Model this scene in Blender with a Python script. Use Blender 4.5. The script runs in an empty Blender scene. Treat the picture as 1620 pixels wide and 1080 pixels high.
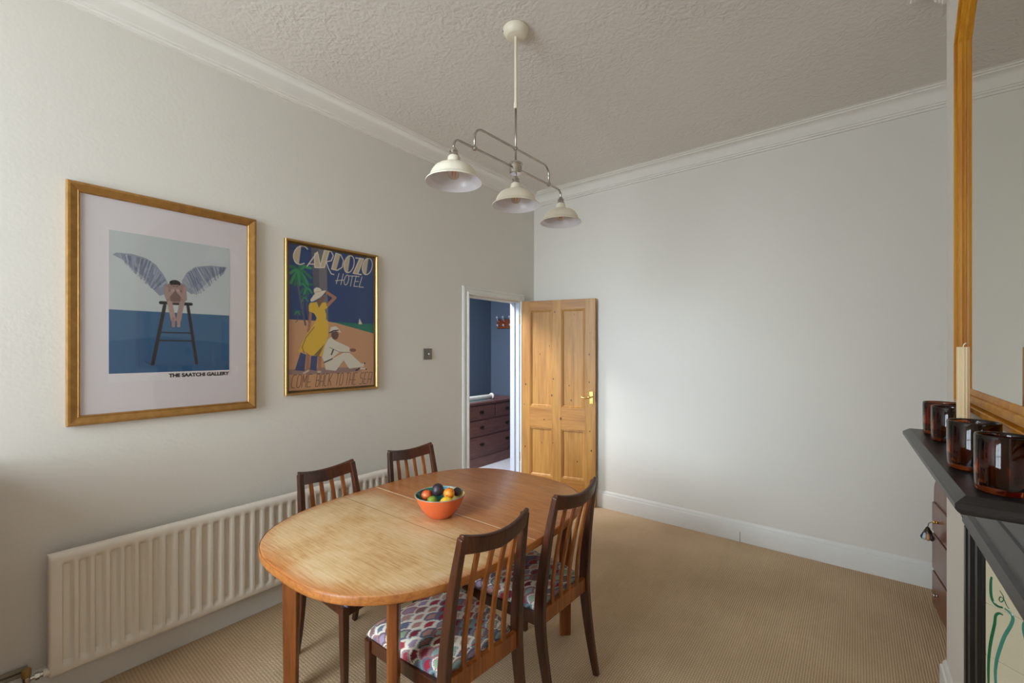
import bpy, bmesh, math, random
import numpy as np
from mathutils import Vector, Matrix
random.seed(7)
SC = bpy.context.scene
COL = SC.collection
PI = math.pi

# ------------------------------------------------------------------ camera, light, exposure
cam = bpy.data.cameras.new('camera'); cam_o = bpy.data.objects.new('camera', cam); COL.objects.link(cam_o)
cam_o.location = (2.6537, -3.7263, 1.48)
cam_o.rotation_euler = (PI/2, 0, 0.6692)
cam.sensor_width = 36.0; cam.lens = 688.63*36/1620; cam.shift_y = 11.7/1620; cam.clip_start = 0.05
SC.camera = cam_o
SC.view_settings.view_transform = 'Standard'; SC.view_settings.look = 'None'
SC.view_settings.gamma = 1.0; SC.view_settings.use_curve_mapping = False
SC.view_settings.exposure = 2.65

world = bpy.data.worlds.new('overcast_sky'); SC.world = world; world.use_nodes = True
bgn = world.node_tree.nodes['Background']; bgn.inputs[0].default_value = (0.80, 0.90, 1.0, 1); bgn.inputs[1].default_value = 0.62

def area(name, loc, rot, sx, sy, power, col, spread=PI):
    l = bpy.data.lights.new(name, 'AREA'); l.shape = 'RECTANGLE'; l.size = sx; l.size_y = sy
    l.energy = power; l.color = col; l.spread = spread
    o = bpy.data.objects.new(name, l); COL.objects.link(o); o.location = loc; o.rotation_euler = rot
    return o
# daylight arriving through the bay window in the front wall (behind the camera)
area('daylight_through_window', (0.98, -5.58, 1.82), (PI/2, 0, 0), 1.4, 1.8, 11.2, (0.77, 0.905, 1.0))
area('back_wall_boost', (0.98, -5.585, 1.82), (PI/2-.20, 0, -.02), 1.4, 1.8, 1.8, (0.72, 0.87, 1.0), math.radians(42))  # added narrow beam to brighten the back wall, not a second source
# added overhead area light to fill the hall
area('hall_fill', (-0.85, -1.6, 2.6), (0, 0, 0), 0.7, 1.0, 22, (0.97, 0.97, 1.0))

# ------------------------------------------------------------------ helpers
def lin(c):
    return tuple(((v/255)/12.92 if v/255 <= 0.04045 else ((v/255+0.055)/1.055)**2.4) for v in c)

class NT:
    def __init__(s, name):
        s.m = bpy.data.materials.new(name); s.m.use_nodes = True; s.t = s.m.node_tree
        s.b = s.t.nodes['Principled BSDF']; s.o = s.t.nodes['Material Output']
    def n(s, typ, **k):
        x = s.t.nodes.new(typ)
        for a, v in k.items(): setattr(x, a, v)
        return x
    def l(s, a, b): s.t.links.new(a, b)
    def coord(s, which='Object', scale=(1,1,1), rot=(0,0,0)):
        c = s.n('ShaderNodeTexCoord'); m = s.n('ShaderNodeMapping')
        m.inputs['Scale'].default_value = scale; m.inputs['Rotation'].default_value = rot
        s.l(c.outputs[which], m.inputs[0]); return m.outputs[0]
    def noise(s, vec, scale=5, detail=3, rough=.5, dist=0):
        x = s.n('ShaderNodeTexNoise'); x.inputs['Scale'].default_value = scale; x.inputs['Detail'].default_value = detail
        x.inputs['Roughness'].default_value = rough; x.inputs['Distortion'].default_value = dist
        if vec is not None: s.l(vec, x.inputs['Vector'])
        return x.outputs[0]
    def ramp(s, fac, stops):
        r = s.n('ShaderNodeValToRGB'); e = r.color_ramp.elements
        while len(e) < len(stops): e.new(0.5)
        for i, (p, c) in enumerate(stops):
            e[i].position = p; e[i].color = (*c, 1) if len(c) == 3 else c
        s.l(fac, r.inputs[0]); return r.outputs[0]
    def mix(s, fac, a, b, mode='MIX'):
        x = s.n('ShaderNodeMix', data_type='RGBA', blend_type=mode)
        for sock, v in ((x.inputs[0], fac), (x.inputs[6], a), (x.inputs[7], b)):
            if isinstance(v, (int, float)): sock.default_value = v
            elif isinstance(v, tuple): sock.default_value = (*v, 1)
            else: s.l(v, sock)
        return x.outputs[2]
    def math(s, op, a, b=None):
        x = s.n('ShaderNodeMath', operation=op)
        for i, v in enumerate((a, b)):
            if v is None: continue
            if isinstance(v, (int, float)): x.inputs[i].default_value = v
            else: s.l(v, x.inputs[i])
        return x.outputs[0]
    def bump(s, h, strength=.3, dist=.01):
        x = s.n('ShaderNodeBump'); x.inputs['Strength'].default_value = strength; x.inputs['Distance'].default_value = dist
        s.l(h, x.inputs['Height']); s.l(x.outputs[0], s.b.inputs['Normal'])
    def set(s, **k):
        for a, v in k.items():
            i = s.b.inputs[a.replace('_', ' ')]
            if hasattr(v, 'is_linked') or hasattr(v, 'links'): s.l(v, i)
            else: i.default_value = (*v, 1) if isinstance(v, tuple) and len(v) == 3 else v

def plain(name, rgb, rough=.5, metal=0.0, var=.06, vscale=20, bump=0, bscale=200, **k):
    m = NT(name); c = lin(rgb); v = m.coord()
    nz = m.noise(v, vscale, 3)
    col = m.ramp(nz, [(0.3, tuple(x*(1-var) for x in c)), (0.7, tuple(min(1, x*(1+var)) for x in c))])
    m.set(Base_Color=col, Roughness=rough, Metallic=metal, **k)
    if bump: m.bump(m.noise(v, bscale, 3), bump, .002)
    return m.m

def wood(name, dark, light, axis=2, rough=.4, fine=90, coat=0.0):
    m = NT(name); sc = [1, 1, 1]; sc[axis] = .07
    v = m.coord('Object', tuple(sc))
    n1 = m.noise(v, fine, 4, .6, .3); n2 = m.noise(v, 12, 3, .5, 1.2)
    f = m.math('ADD', m.math('MULTIPLY', n1, .55), m.math('MULTIPLY', n2, .45))
    col = m.ramp(f, [(0.36, lin(dark)), (0.64, lin(light))])
    m.set(Base_Color=col, Roughness=rough, Coat_Weight=coat, Coat_Roughness=.2)
    m.bump(n1, .06, .002)
    return m.m

def bm_obj(name, bm, mat=None, parent=None, smooth=False, bevel=0, seg=2, auto=None):
    me = bpy.data.meshes.new(name); bmesh.ops.recalc_face_normals(bm, faces=bm.faces)
    bm.to_mesh(me); bm.free()
    o = bpy.data.objects.new(name, me); COL.objects.link(o)
    if mat: me.materials.append(mat)
    if parent: o.parent = parent
    if bevel:
        md = o.modifiers.new('bevel', 'BEVEL'); md.width = bevel; md.segments = seg; md.limit_method = 'ANGLE'; md.angle_limit = math.radians(40)
    if smooth: me.polygons.foreach_set('use_smooth', [True]*len(me.polygons))
    if auto is not None:
        me.polygons.foreach_set('use_smooth', [True]*len(me.polygons))
        me.set_sharp_from_angle(angle=math.radians(auto))
    return o

def box(bm, x0, y0, z0, x1, y1, z1):
    vs = [bm.verts.new(p) for p in ((x0,y0,z0),(x1,y0,z0),(x1,y1,z0),(x0,y1,z0),(x0,y0,z1),(x1,y0,z1),(x1,y1,z1),(x0,y1,z1))]
    for f in ((0,3,2,1),(4,5,6,7),(0,1,5,4),(1,2,6,5),(2,3,7,6),(3,0,4,7)): bm.faces.new([vs[i] for i in f])
    return vs
def boxes(*L):
    bm = bmesh.new()
    for b in L: box(bm, *b)
    return bm
def loft(bm, rings, closed=True, cap=True):
    R = [[bm.verts.new(p) for p in r] for r in rings]; n = len(R[0])
    for a, b in zip(R, R[1:]):
        for i in range(n if closed else n-1):
            j = (i+1) % n
            bm.faces.new((a[i], a[j], b[j], b[i]))
    if cap and closed:
        bm.faces.new(R[0][::-1]); bm.faces.new(R[-1])
    return R
def lathe(bm, prof, c=(0,0,0), n=32, cap0=False, cap1=False, loop=False):
    rings = []
    for r, z in prof:
        r = max(r, 1e-5)
        rings.append([(c[0]+r*math.cos(2*PI*i/n), c[1]+r*math.sin(2*PI*i/n), c[2]+z) for i in range(n)])
    if loop: rings.append(rings[0])
    R = loft(bm, rings, True, False)
    if cap0: bm.faces.new(R[0][::-1])
    if cap1: bm.faces.new(R[-1])
    if loop: bmesh.ops.remove_doubles(bm, verts=bm.verts, dist=1e-6)
    return R
def frames(pts):
    pts = [Vector(p) for p in pts]; T = []
    for i in range(len(pts)):
        a = pts[max(i-1, 0)]; b = pts[min(i+1, len(pts)-1)]; T.append((b-a).normalized())
    up = Vector((0,0,1)) if abs(T[0].z) < .9 else Vector((1,0,0))
    u = T[0].cross(up).normalized(); out = []
    for i, t in enumerate(T):
        u = (u - t*u.dot(t)).normalized(); out.append((pts[i], u, t.cross(u)))
    return out
def tube(bm, pts, r, n=12, cap=True):
    rs = r if isinstance(r, (list, tuple)) else [r]*len(pts)
    loft(bm, [[p+u*(q*math.cos(2*PI*i/n))+v*(q*math.sin(2*PI*i/n)) for i in range(n)] for (p,u,v),q in zip(frames(pts), rs)], True, cap)
def smooth_path(P, k=6):
    P = [Vector(p) for p in P]; out = []
    for i in range(len(P)-1):
        p0 = P[max(i-1,0)]; p1 = P[i]; p2 = P[i+1]; p3 = P[min(i+2,len(P)-1)]
        for j in range(k):
            t = j/k
            out.append(.5*((2*p1)+(p2-p0)*t+(2*p0-5*p1+4*p2-p3)*t*t+(3*p1-p0-3*p2+p3)*t**3))
    out.append(P[-1]); return out
def prism(bm, pts2, a0, a1, axis):
    """closed 2-D outline extruded along axis ('x','y','z')"""
    def mk(p, a):
        return {'x': (a, p[0], p[1]), 'y': (p[0], a, p[1]), 'z': (p[0], p[1], a)}[axis]
    loft(bm, [[mk(p, a0) for p in pts2], [mk(p, a1) for p in pts2]])
def empty(name, loc=(0,0,0), rz=0, label=None, cat=None, group=None, kind=None):
    o = bpy.data.objects.new(name, None); COL.objects.link(o); o.location = loc; o.rotation_euler = (0,0,rz); o.empty_display_size = .1
    return tag(o, label, cat, group, kind)
def tag(o, label=None, cat=None, group=None, kind=None):
    for k, v in (('label',label),('category',cat),('group',group),('kind',kind)):
        if v: o[k] = v
    return o
def struct(name, bm, mat, **k):
    o = bm_obj(name, bm, mat, **k); o['kind'] = 'structure'; return o
def copy_tree(o, parent=None):
    c = o.copy(); COL.objects.link(c)
    if parent: c.parent = parent
    for ch in list(o.children): copy_tree(ch, c)
    return c

# ------------------------------------------------------------------ materials
def wall_mat(name, rgb, b=.12):
    m = NT(name); v = m.coord(); c = lin(rgb)
    big = m.noise(v, 1.3, 3); col = m.ramp(big, [(.3, tuple(x*.965 for x in c)), (.7, c)])
    m.set(Base_Color=col, Roughness=.75)
    h = m.math('ADD', m.noise(v, 60, 4), m.math('MULTIPLY', m.noise(v, 6, 3), 1.5))
    m.bump(h, b, .004); return m.m
M_wall = wall_mat('painted_plaster', (228, 222, 212))
M_blue = wall_mat('blue_hall_paint', (84, 100, 120))
def left_wall_mat():
    m = NT('lined_plaster_with_patch'); v = m.coord(); c = lin((228, 222, 212))
    m.set(Base_Color=m.ramp(m.noise(v, 1.3, 3), [(.3, tuple(x*.965 for x in c)), (.7, c)]), Roughness=.75)
    h = m.math('ADD', m.noise(v, 60, 4), m.math('MULTIPLY', m.noise(v, 6, 3), 1.5))
    s = m.n('ShaderNodeSeparateXYZ'); m.l(v, s.inputs[0])
    edge = m.math('ADD', 1.02, m.math('MULTIPLY', m.math('SUBTRACT', m.noise(m.coord('Object', (1,1.6,.3)), 1.6, 4, .55), .5), .55))
    st = m.n('ShaderNodeClamp'); m.l(m.math('MULTIPLY', m.math('SUBTRACT', edge, s.outputs[2]), 70), st.inputs[0])
    wv = m.n('ShaderNodeTexWave', wave_type='BANDS', bands_direction='Y'); wv.inputs['Scale'].default_value = .58; wv.inputs['Phase Offset'].default_value = 1.0; m.l(v, wv.inputs['Vector'])
    sm = m.math('GREATER_THAN', wv.outputs[0], .99975)
    h = m.math('ADD', m.math('ADD', h, m.math('MULTIPLY', st.outputs[0], .8)), m.math('MULTIPLY', sm, .5))
    m.bump(h, .16, .004); return m.m
M_wallL = left_wall_mat()
def ceil_mat():
    m = NT('textured_ceiling_plaster'); v = m.coord(); c = lin((226, 219, 210))
    vo = m.n('ShaderNodeTexVoronoi'); vo.feature = 'SMOOTH_F1'; vo.inputs['Scale'].default_value = 38
    nv = m.n('ShaderNodeTexNoise'); nv.inputs['Scale'].default_value = 14; m.l(v, nv.inputs['Vector'])
    va = m.n('ShaderNodeVectorMath', operation='MULTIPLY_ADD'); m.l(nv.outputs['Color'], va.inputs[0]); va.inputs[1].default_value = (.12,.12,.12); m.l(v, va.inputs[2])
    m.l(va.outputs[0], vo.inputs['Vector'])
    n = m.noise(v, 55, 5, .6, .8)
    mask = m.ramp(m.noise(v, 2.2, 3), [(.35, (.3,.3,.3)), (.65, (1,1,1))])
    h = m.math('MULTIPLY', m.math('ADD', m.math('MULTIPLY', vo.outputs['Distance'], 1.2), n), mask)
    m.set(Base_Color=c, Roughness=.85); m.bump(h, .42, .010); return m.m
M_ceil = ceil_mat()
M_trim = plain('white_gloss_paint', (226, 223, 216), .38, var=.03, vscale=4, bump=.05, bscale=30)
M_cornice = plain('cornice_plaster', (232, 226, 217), .7, var=.02, vscale=3)
M_lining = plain('bluish_white_door_lining_paint', (192, 198, 208), .4, var=.02)
def carpet_mat():
    m = NT('woven_loop_carpet'); v = m.coord()
    def wave(direction, s, dist):
        w = m.n('ShaderNodeTexWave', wave_type='BANDS', bands_direction=direction); w.inputs['Scale'].default_value = s
        w.inputs['Distortion'].default_value = dist; w.inputs['Detail'].default_value = 2; w.inputs['Detail Scale'].default_value = 3; m.l(v, w.inputs['Vector']); return w.outputs[0]
    wx = wave('X', 30, .9); wy = wave('Y', 24, 1.2)
    h = m.math('MULTIPLY', wx, m.math('ADD', m.math('MULTIPLY', wy, .7), .3))
    h = m.math('ADD', h, m.math('MULTIPLY', m.noise(v, 260, 3), .5))
    big = m.noise(v, 1.6, 4)
    f = m.math('ADD', m.math('MULTIPLY', h, .46), m.math('MULTIPLY', big, .50))
    col = m.ramp(f, [(.12, lin((142, 116, 88))), (.5, lin((200, 170, 134))), (.85, lin((226, 200, 166)))])
    m.set(Base_Color=col, Roughness=.95, Specular_IOR_Level=.15); m.bump(h, .6, .004); return m.m
M_carpet = carpet_mat()
M_gold = plain('antique_gold', (176, 132, 74), .42, .75, var=.15, vscale=30, bump=.1, bscale=60)
M_gold2 = plain('polished_brass_gold', (190, 152, 96), .38, .85, var=.08)
M_paper = plain('pinkish_grey_mount_card', (222, 213, 214), .35, var=.02, vscale=3)
M_chrome = plain('brushed_chrome', (190, 184, 176), .22, 1.0, var=.05)
M_brass = plain('polished_brass', (214, 178, 104), .18, 1.0, var=.05)
M_cream = plain('cream_enamel', (232, 222, 200), .32, var=.02)
M_shadein = plain('white_enamel', (226, 222, 226), .3, var=.02)
M_rad = plain('cream_radiator_enamel', (232, 222, 208), .3, var=.02, vscale=3)
M_black = plain('black_iron', (40, 38, 37), .36, var=.2, vscale=14, bump=.08, bscale=40)
M_shelf = plain('dark_grey_painted_shelf', (34, 31, 30), .34, var=.2, vscale=10, bump=.05, bscale=30)
M_chairwood = wood('dark_stained_teak', (46, 22, 12), (90, 46, 24), 2, .3, coat=.25)
M_slat = wood('warm_teak', (120, 62, 20), (178, 104, 42), 2, .3, coat=.2)
M_leg = wood('teak_table_leg', (104, 52, 20), (150, 84, 34), 2, .35, coat=.2)
M_pine = wood('waxed_pine', (156, 104, 42), (190, 138, 66), 2, .5, fine=40, coat=.05)
M_pineh = wood('waxed_pine_crosswise', (152, 98, 40), (188, 134, 64), 0, .5, fine=40, coat=.05)
M_knot = plain('pine_knot', (92, 52, 24), .4)
M_mahog = wood('dark_mahogany', (94, 58, 52), (130, 86, 76), 1, .35)
M_mahogv = wood('red_brown_mahogany', (92, 44, 28), (132, 76, 52), 2, .3, coat=.3)
M_amberwood = wood('orange_varnished_pine', (172, 102, 0), (206, 146, 6), 2, .45, fine=30, coat=0)
M_bluewhite = plain('pale_hall_floor_tile', (206, 208, 214), .4)

def attr_mat(name, rough=.5, attr='Col', coat=0, bump=None, **k):
    m = NT(name); a = m.n('ShaderNodeAttribute'); a.attribute_name = attr
    m.set(Base_Color=a.outputs['Color'], Roughness=rough, Coat_Weight=coat, Coat_Roughness=.05, **k)
    if bump: m.bump(m.noise(m.coord(), bump[0], 3), bump[1], .002)
    return m.m

# ------------------------------------------------------------------ room shell
XR, XB, YB, YF, ZC = 3.30, 2.955, -1.13, -5.5, 3.071
TW = .105
DY0, DY1, DZ = -.992, -.25, 1.955
struct('floor', boxes((0,YF,-.12, XR+.1,0,0)), M_carpet)
struct('ceiling', boxes((-.02,YF-.2,ZC, XR+.1,.12,ZC+.12)), M_ceil)
struct('wall_left', boxes((-TW,YF-.2,0, 0,DY0,ZC), (-TW,DY0,DZ, 0,DY1,ZC), (-TW,DY1,0, 0,0,ZC)), M_wallL)
struct('wall_back', boxes((-TW,0,0, XR+.1,.12,ZC)), M_wall)
struct('wall_right', boxes((XR,YF-.2,0, XR+.1,0,ZC)), M_wall)
# chimney breast with the recess of the fireplace
BY1 = -3.05
struct('wall_chimney_breast', boxes((XB,-1.87,0, XR-.001,YB,ZC), (XB,BY1,0, XR-.001,-2.35,ZC), (XB,-2.35,.92, XR-.001,-1.87,ZC), (3.25,-2.35,0, XR-.001,-1.87,.92)), M_wall)
# front wall with a wide window (behind the camera)
WX0, WX1, WZ0, WZ1 = .25, 1.70, .88, 2.78
struct('wall_front', boxes((-TW,YF-.2,0, XR+.1,YF,WZ0), (-TW,YF-.2,WZ1, XR+.1,YF,ZC), (-TW,YF-.2,WZ0, WX0,YF,WZ1), (WX1,YF-.2,WZ0, XR+.1,YF,WZ1)), M_wall)
wn = empty('window_1', (0,0,0), kind='structure')
fr = [(WX0,YF-.12,WZ0, WX0+.06,YF-.06,WZ1), (WX1-.06,YF-.12,WZ0, WX1,YF-.06,WZ1), (WX0,YF-.12,WZ0, WX1,YF-.06,WZ0+.07), (WX0,YF-.12,WZ1-.07, WX1,YF-.06,WZ1), (WX0,YF-.12,1.74, WX1,YF-.06,1.79)]
for xx in (.95,): fr.append((xx,YF-.12,WZ0, xx+.05,YF-.06,WZ1))
bm_obj('window_frame', boxes(*fr), M_trim, wn)
bm_obj('window_sill', boxes((WX0-.05,YF-.06,WZ0-.03, WX1+.05,YF+.08,WZ0)), M_trim, wn)
gm = NT('window_glass'); tr = gm.n('ShaderNodeBsdfTransparent'); gl = gm.n('ShaderNodeBsdfGlossy'); gl.inputs['Roughness'].default_value = .02
lw = gm.n('ShaderNodeLayerWeight'); mx = gm.n('ShaderNodeMixShader'); gm.l(gm.math('ADD', gm.math('MULTIPLY', gm.math('POWER', lw.outputs['Facing'], 5), .9), .04), mx.inputs[0]); gm.l(tr.outputs[0], mx.inputs[1]); gm.l(gl.outputs[0], mx.inputs[2]); gm.l(mx.outputs[0], gm.o.inputs[0])
bm_obj('pane', boxes((WX0+.05,YF-.092,WZ0+.05, WX1-.05,YF-.088,WZ1-.05)), gm.m, wn)

# cornice: profile (distance out of the wall, height) swept along the walls with mitred corners
CP = [(0,-.115),(.012,-.115),(.014,-.103),(.022,-.100),(.024,-.090),(.030,-.088),(.034,-.078),(.040,-.060),(.052,-.040),(.070,-.026),(.090,-.019),(.092,-.012),(.104,-.010),(.108,-.003),(.120,-.002),(.120,0),(0,0)]
def sweep(name, path, prof, z0, mat):
    """path: list of (x, y, outward-x, outward-y) corner points with mitre direction"""
    bm = bmesh.new()
    loft(bm, [[(x+dx*a, y+dy*a, z0+b) for a, b in prof] for x, y, dx, dy in path])
    return struct(name, bm, mat, auto=35)
sweep('trim_1', [(0,YF,1,1),(0,0,1,-1),(XR,0,-1,-1),(XR,YB,-1,1)], CP, ZC, M_cornice)
sweep('trim_2', [(XR,YB,0,1),(XB,YB,-1,1),(XB,BY1,-1,-1),(XR,BY1,0,-1)], CP, ZC, M_cornice)
BP = [(0,0),(.020,0),(.020,.120),(.018,.126),(.012,.130),(.012,.140),(.008,.150),(.003,.157),(0,.157)]
sweep('baseboard_left', [(0,YF,1,0),(0,DY0-.07,1,0)], BP, 0, M_trim)
sweep('baseboard_back', [(0,0,0,-1),(XR,0,-1,-1),(XR,YB,-1,0)], BP, 0, M_trim)
sweep('baseboard_breast', [(XR,YB,0,1),(XB,YB,-1,1),(XB,-1.70,-1,0)], BP, 0, M_trim)
# crack in the back skirting is a joint between two boards
struct('trim_3', boxes((1.952,-.0215,.0,1.955,-.0195,.075)), plain('dark_joint', (90,84,76), .8))

# door opening: architrave and lining
AP = [(0,0),(0,.022),(.010,.026),(.018,.022),(.022,.016),(.045,.014),(.050,.018),(.060,.016),(.070,.010),(.070,0)]
bm = bmesh.new()
loft(bm, [[(d, DY0-a if a else DY0, 0) for a, d in AP], [(d, DY0-a, DZ+a) for a, d in AP], [(d, DY1+a, DZ+a) for a, d in AP], [(d, DY1+a, 0) for a, d in AP]])
struct('trim_4', bm, M_trim)
struct('trim_5', boxes((-TW-.005,DY0-.005,0, .004,DY0+.016,DZ+.012), (-TW-.005,DY0,DZ-.012, .004,DY1,DZ+.012), (-.07,DY0+.016,0,-.045,DY0+.03,DZ-.012)), plain('cream_lining', (206,198,182), .5))
struct('trim_6', boxes((-TW-.005,DY1-.012,0, .004,DY1+.01,DZ-.012), (-.075,DY1-.026,0, -.045,DY1-.012,DZ-.012)), M_lining)

# hall beyond the door
struct('floor_hall', boxes((-1.7,-2.6,-.12, -.001,1.3,-.002)), M_bluewhite)
struct('wall_hall_far', boxes((-1.7,-2.6,0, -1.6,1.15,2.9)), M_blue)
struct('wall_hall_end', boxes((-1.7,1.15,0, -TW,1.25,2.9)), M_blue)
struct('wall_hall_near', boxes((-1.7,-2.7,0, -TW,-2.6,2.9)), M_blue)
struct('wall_hall_side', boxes((-TW-.01,.0,0, -TW,1.15,2.9), (-TW-.02,-2.6,0,-TW-.006,DY0-.08,2.9)), M_blue)
struct('ceiling_hall', boxes((-1.7,-2.7,2.9, -TW,1.25,3.0)), M_trim)

# ------------------------------------------------------------------ the pine door
DW, DH, DT = .757, 1.945, .036
door = empty('door_1', (.012,DY1+.004,.008), math.radians(13.8), kind='structure')
ST, MU = .098, .092
pw = (DW-2*ST-MU)/2
bm = bmesh.new()
for x0, x1 in ((0,ST),(ST+pw,ST+pw+MU),(DW-ST,DW)): box(bm, x0,0,0, x1,DT,DH)
rails = [(0,.225),(.70,.905),(1.855,DH)]
bm2 = bmesh.new()
for xa in (ST, ST+pw+MU):
    for z0, z1 in rails: box(bm2, xa,.0008,z0, xa+pw,DT-.0008,z1)
bm_obj('door_stile', bm, M_pine, door, bevel=.0015)
bm_obj('door_rail', bm2, M_pineh, door)
def panel(x0, z0, x1, z1):
    b = bmesh.new()
    prof = [(0,.0005),(.004,.001),(.007,.006),(.013,.005),(.018,.009),(.022,.013),(.0225,.015)]
    rings = [[(x0+a,d,z0+a),(x1-a,d,z0+a),(x1-a,d,z1-a),(x0+a,d,z1-a)] for a, d in prof]
    R = loft(b, rings, True, False); b.faces.new(R[-1])
    bm_obj('door_panel', b, M_pine, door)
    b = boxes((x0,.016,z0,x1,DT-.012,z1)); return bm_obj('door_panel', b, M_pine, door)
for xa in (ST, ST+pw+MU):
    panel(xa,.225,xa+pw,.70); panel(xa,.905,xa+pw,1.855)
kb = bmesh.new()
rk = random.Random(3)
for (x, z, r) in ((.055,1.12,.011),(.36,1.83,.010),(.30,1.50,.006),(.345,1.18,.009),(.33,1.02,.011),(.55,1.80,.006),(.20,1.42,.007),(.50,1.12,.007),(.52,.98,.010),(.42,.80,.014),(.25,.78,.008),(.70,1.42,.010),(.71,1.62,.005),(.72,.98,.012),(.705,.70,.008),(.72,.52,.010),(.05,.50,.010),(.22,.55,.006),(.58,.40,.008),(.70,1.16,.008),(.34,.56,.006),(.04,.92,.007)):
    inpanel = (ST+.02 < x < ST+pw-.02 or ST+pw+MU+.02 < x < DW-ST-.02) and (.25 < z < .68 or .93 < z < 1.83)
    d = .0148 if inpanel else -.0004
    loft(kb, [[(x+r*.7*math.cos(a), d, z+r*math.sin(a)) for a in [2*PI*i/12 for i in range(12)]], [(x+r*.5*math.cos(a), d-.0004, z+r*.7*math.sin(a)) for a in [2*PI*i/12 for i in range(12)]]])
bm_obj('wood_knot', kb, M_knot, door)
hd = bmesh.new()
for z in (.35, 1.72): box(hd, -.010,-.004,z, .004,.006,z+.09)
bm_obj('hinge', hd, M_brass, door)
bp = boxes((.700,-.006,.955, .738,0,1.075)); hb = bm_obj('handle_plate', bp, M_brass, door, bevel=.004, seg=3)
hb['label'] = 'brass handle plate'
lv = bmesh.new(); tube(lv, smooth_path([(.719,-.004,1.025),(.719,-.045,1.025),(.700,-.052,1.026),(.665,-.050,1.018),(.640,-.050,1.024),(.622,-.050,1.034)]), [.010]*7+[.009]*6+[.008]*13, 10)
ho = bm_obj('door_handle', lv, M_brass, hb, smooth=True)
bm_obj('latch_plate', boxes((DW,.008,.98,DW+.0015,.028,1.07)), plain('dark_latch', (60,50,40), .4, .8), door)

# ------------------------------------------------------------------ light switch on the left wall
sw = empty('dimmer_switch', (0,-1.447,1.44), label='square chrome dimmer switch with round knob on left wall beside the door', cat='light switch')
bm_obj('switch_plate', boxes((0,-.043,-.043,.006,.043,.043)), plain('satin_steel', (128,124,116), .5, .6), sw, bevel=.002)
b = bmesh.new(); lathe(b, [(.0095,0),(.0095,.012),(.008,.014)], n=20, cap0=True, cap1=True)
bmesh.ops.rotate(b, verts=b.verts, matrix=Matrix.Rotation(PI/2,3,'Y')); bmesh.ops.translate(b, verts=b.verts, vec=(.006,0,0))
bm_obj('knob', b, M_chrome, sw, auto=40)

# ------------------------------------------------------------------ raster artwork on a fine mesh
ART1=[["p",[62,100,134],[[-0.0062,0.5526],[1.0124,0.5526],[1.0124,1.0391],[-0.0062,1.0146]]],["p",[44,88,126],[[-0.0062,0.7721],[0.4124,0.7352],[1.0124,0.7843],[1.0124,1.0391],[-0.0062,1.0146]]],["p",[52,66,92],[[0.2268,0.8903],[0.3134,0.9378],[0.3237,0.9532],[0.301,0.9424]]],["wing",[[0.4454,0.3285],[0.4124,0.2748],[0.3464,0.2026],[0.2701,0.1658],[0.1649,0.1489],[0.0536,0.1535],[0.0247,0.1719],[0.0928,0.1965],[0.1649,0.2487],[0.2474,0.3008],[0.3134,0.3761],[0.3794,0.4344],[0.4186,0.4206],[0.4289,0.3668]],[[0.4412,0.3346],[0.301,0.1827],[0.0536,0.155]],[[0.4124,0.4206],[0.301,0.3668],[0.0928,0.2026]]],["wing",[[0.5629,0.307],[0.6103,0.2333],[0.6969,0.1827],[0.8247,0.1596],[0.9773,0.1596],[0.9443,0.198],[0.8247,0.2671],[0.7216,0.3653],[0.6474,0.4037],[0.5979,0.3745],[0.5753,0.3438]],[[0.5691,0.307],[0.6722,0.1934],[0.9711,0.1581]],[[0.5979,0.3745],[0.6969,0.3945],[0.9443,0.2041]]],["l",[46,38,40],0.03,[[0.4206,0.505],[0.3258,0.9378]]],["l",[46,38,40],0.0277,[[0.6165,0.4988],[0.6928,0.9394]]],["l",[46,38,40],0.0127,[[0.3979,0.7045],[0.6474,0.7045]]],["l",[46,38,40],0.015,[[0.3814,0.7644],[0.6577,0.7659]]],["l",[36,34,40],0.0323,[[0.3897,0.4835],[0.6433,0.4804]]],["p",[150,122,116],[[0.4186,0.3576],[0.4577,0.3331],[0.5629,0.3239],[0.6021,0.353],[0.6082,0.4497],[0.5753,0.4743],[0.4454,0.482],[0.4186,0.4313]]],["p",[118,92,88],[[0.4577,0.3853],[0.5629,0.3776],[0.5505,0.4651],[0.4701,0.4697]]],["l",[172,142,132],0.0438,[[0.4619,0.4804],[0.4928,0.6063]]],["l",[160,132,124],0.0438,[[0.5649,0.4743],[0.5361,0.6048]]],["l",[158,126,118],0.0277,[[0.4907,0.5955],[0.4928,0.6539]]],["l",[168,134,126],0.0277,[[0.5402,0.594],[0.5361,0.6523]]],["l",[164,136,126],0.03,[[0.433,0.3715],[0.4392,0.4405],[0.4825,0.3929]]],["l",[164,136,126],0.03,[[0.5897,0.3592],[0.5876,0.4421],[0.534,0.3929]]],["e",[38,34,36],[0.5072,0.3285],0.0462,0.0323],["e",[156,126,114],[0.5113,0.3561],0.0358,0.0277],["e",[38,34,36],[0.5031,0.3254],0.0438,0.0231],["l",[50,40,42],0.0058,[[0.4907,0.353],[0.5031,0.3546]]],["l",[50,40,42],0.0058,[[0.5175,0.353],[0.532,0.35]]],["e",[178,150,140],[0.4887,0.3837],0.0162,0.015],["e",[178,150,140],[0.5299,0.3822],0.0162,0.015]]
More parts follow.
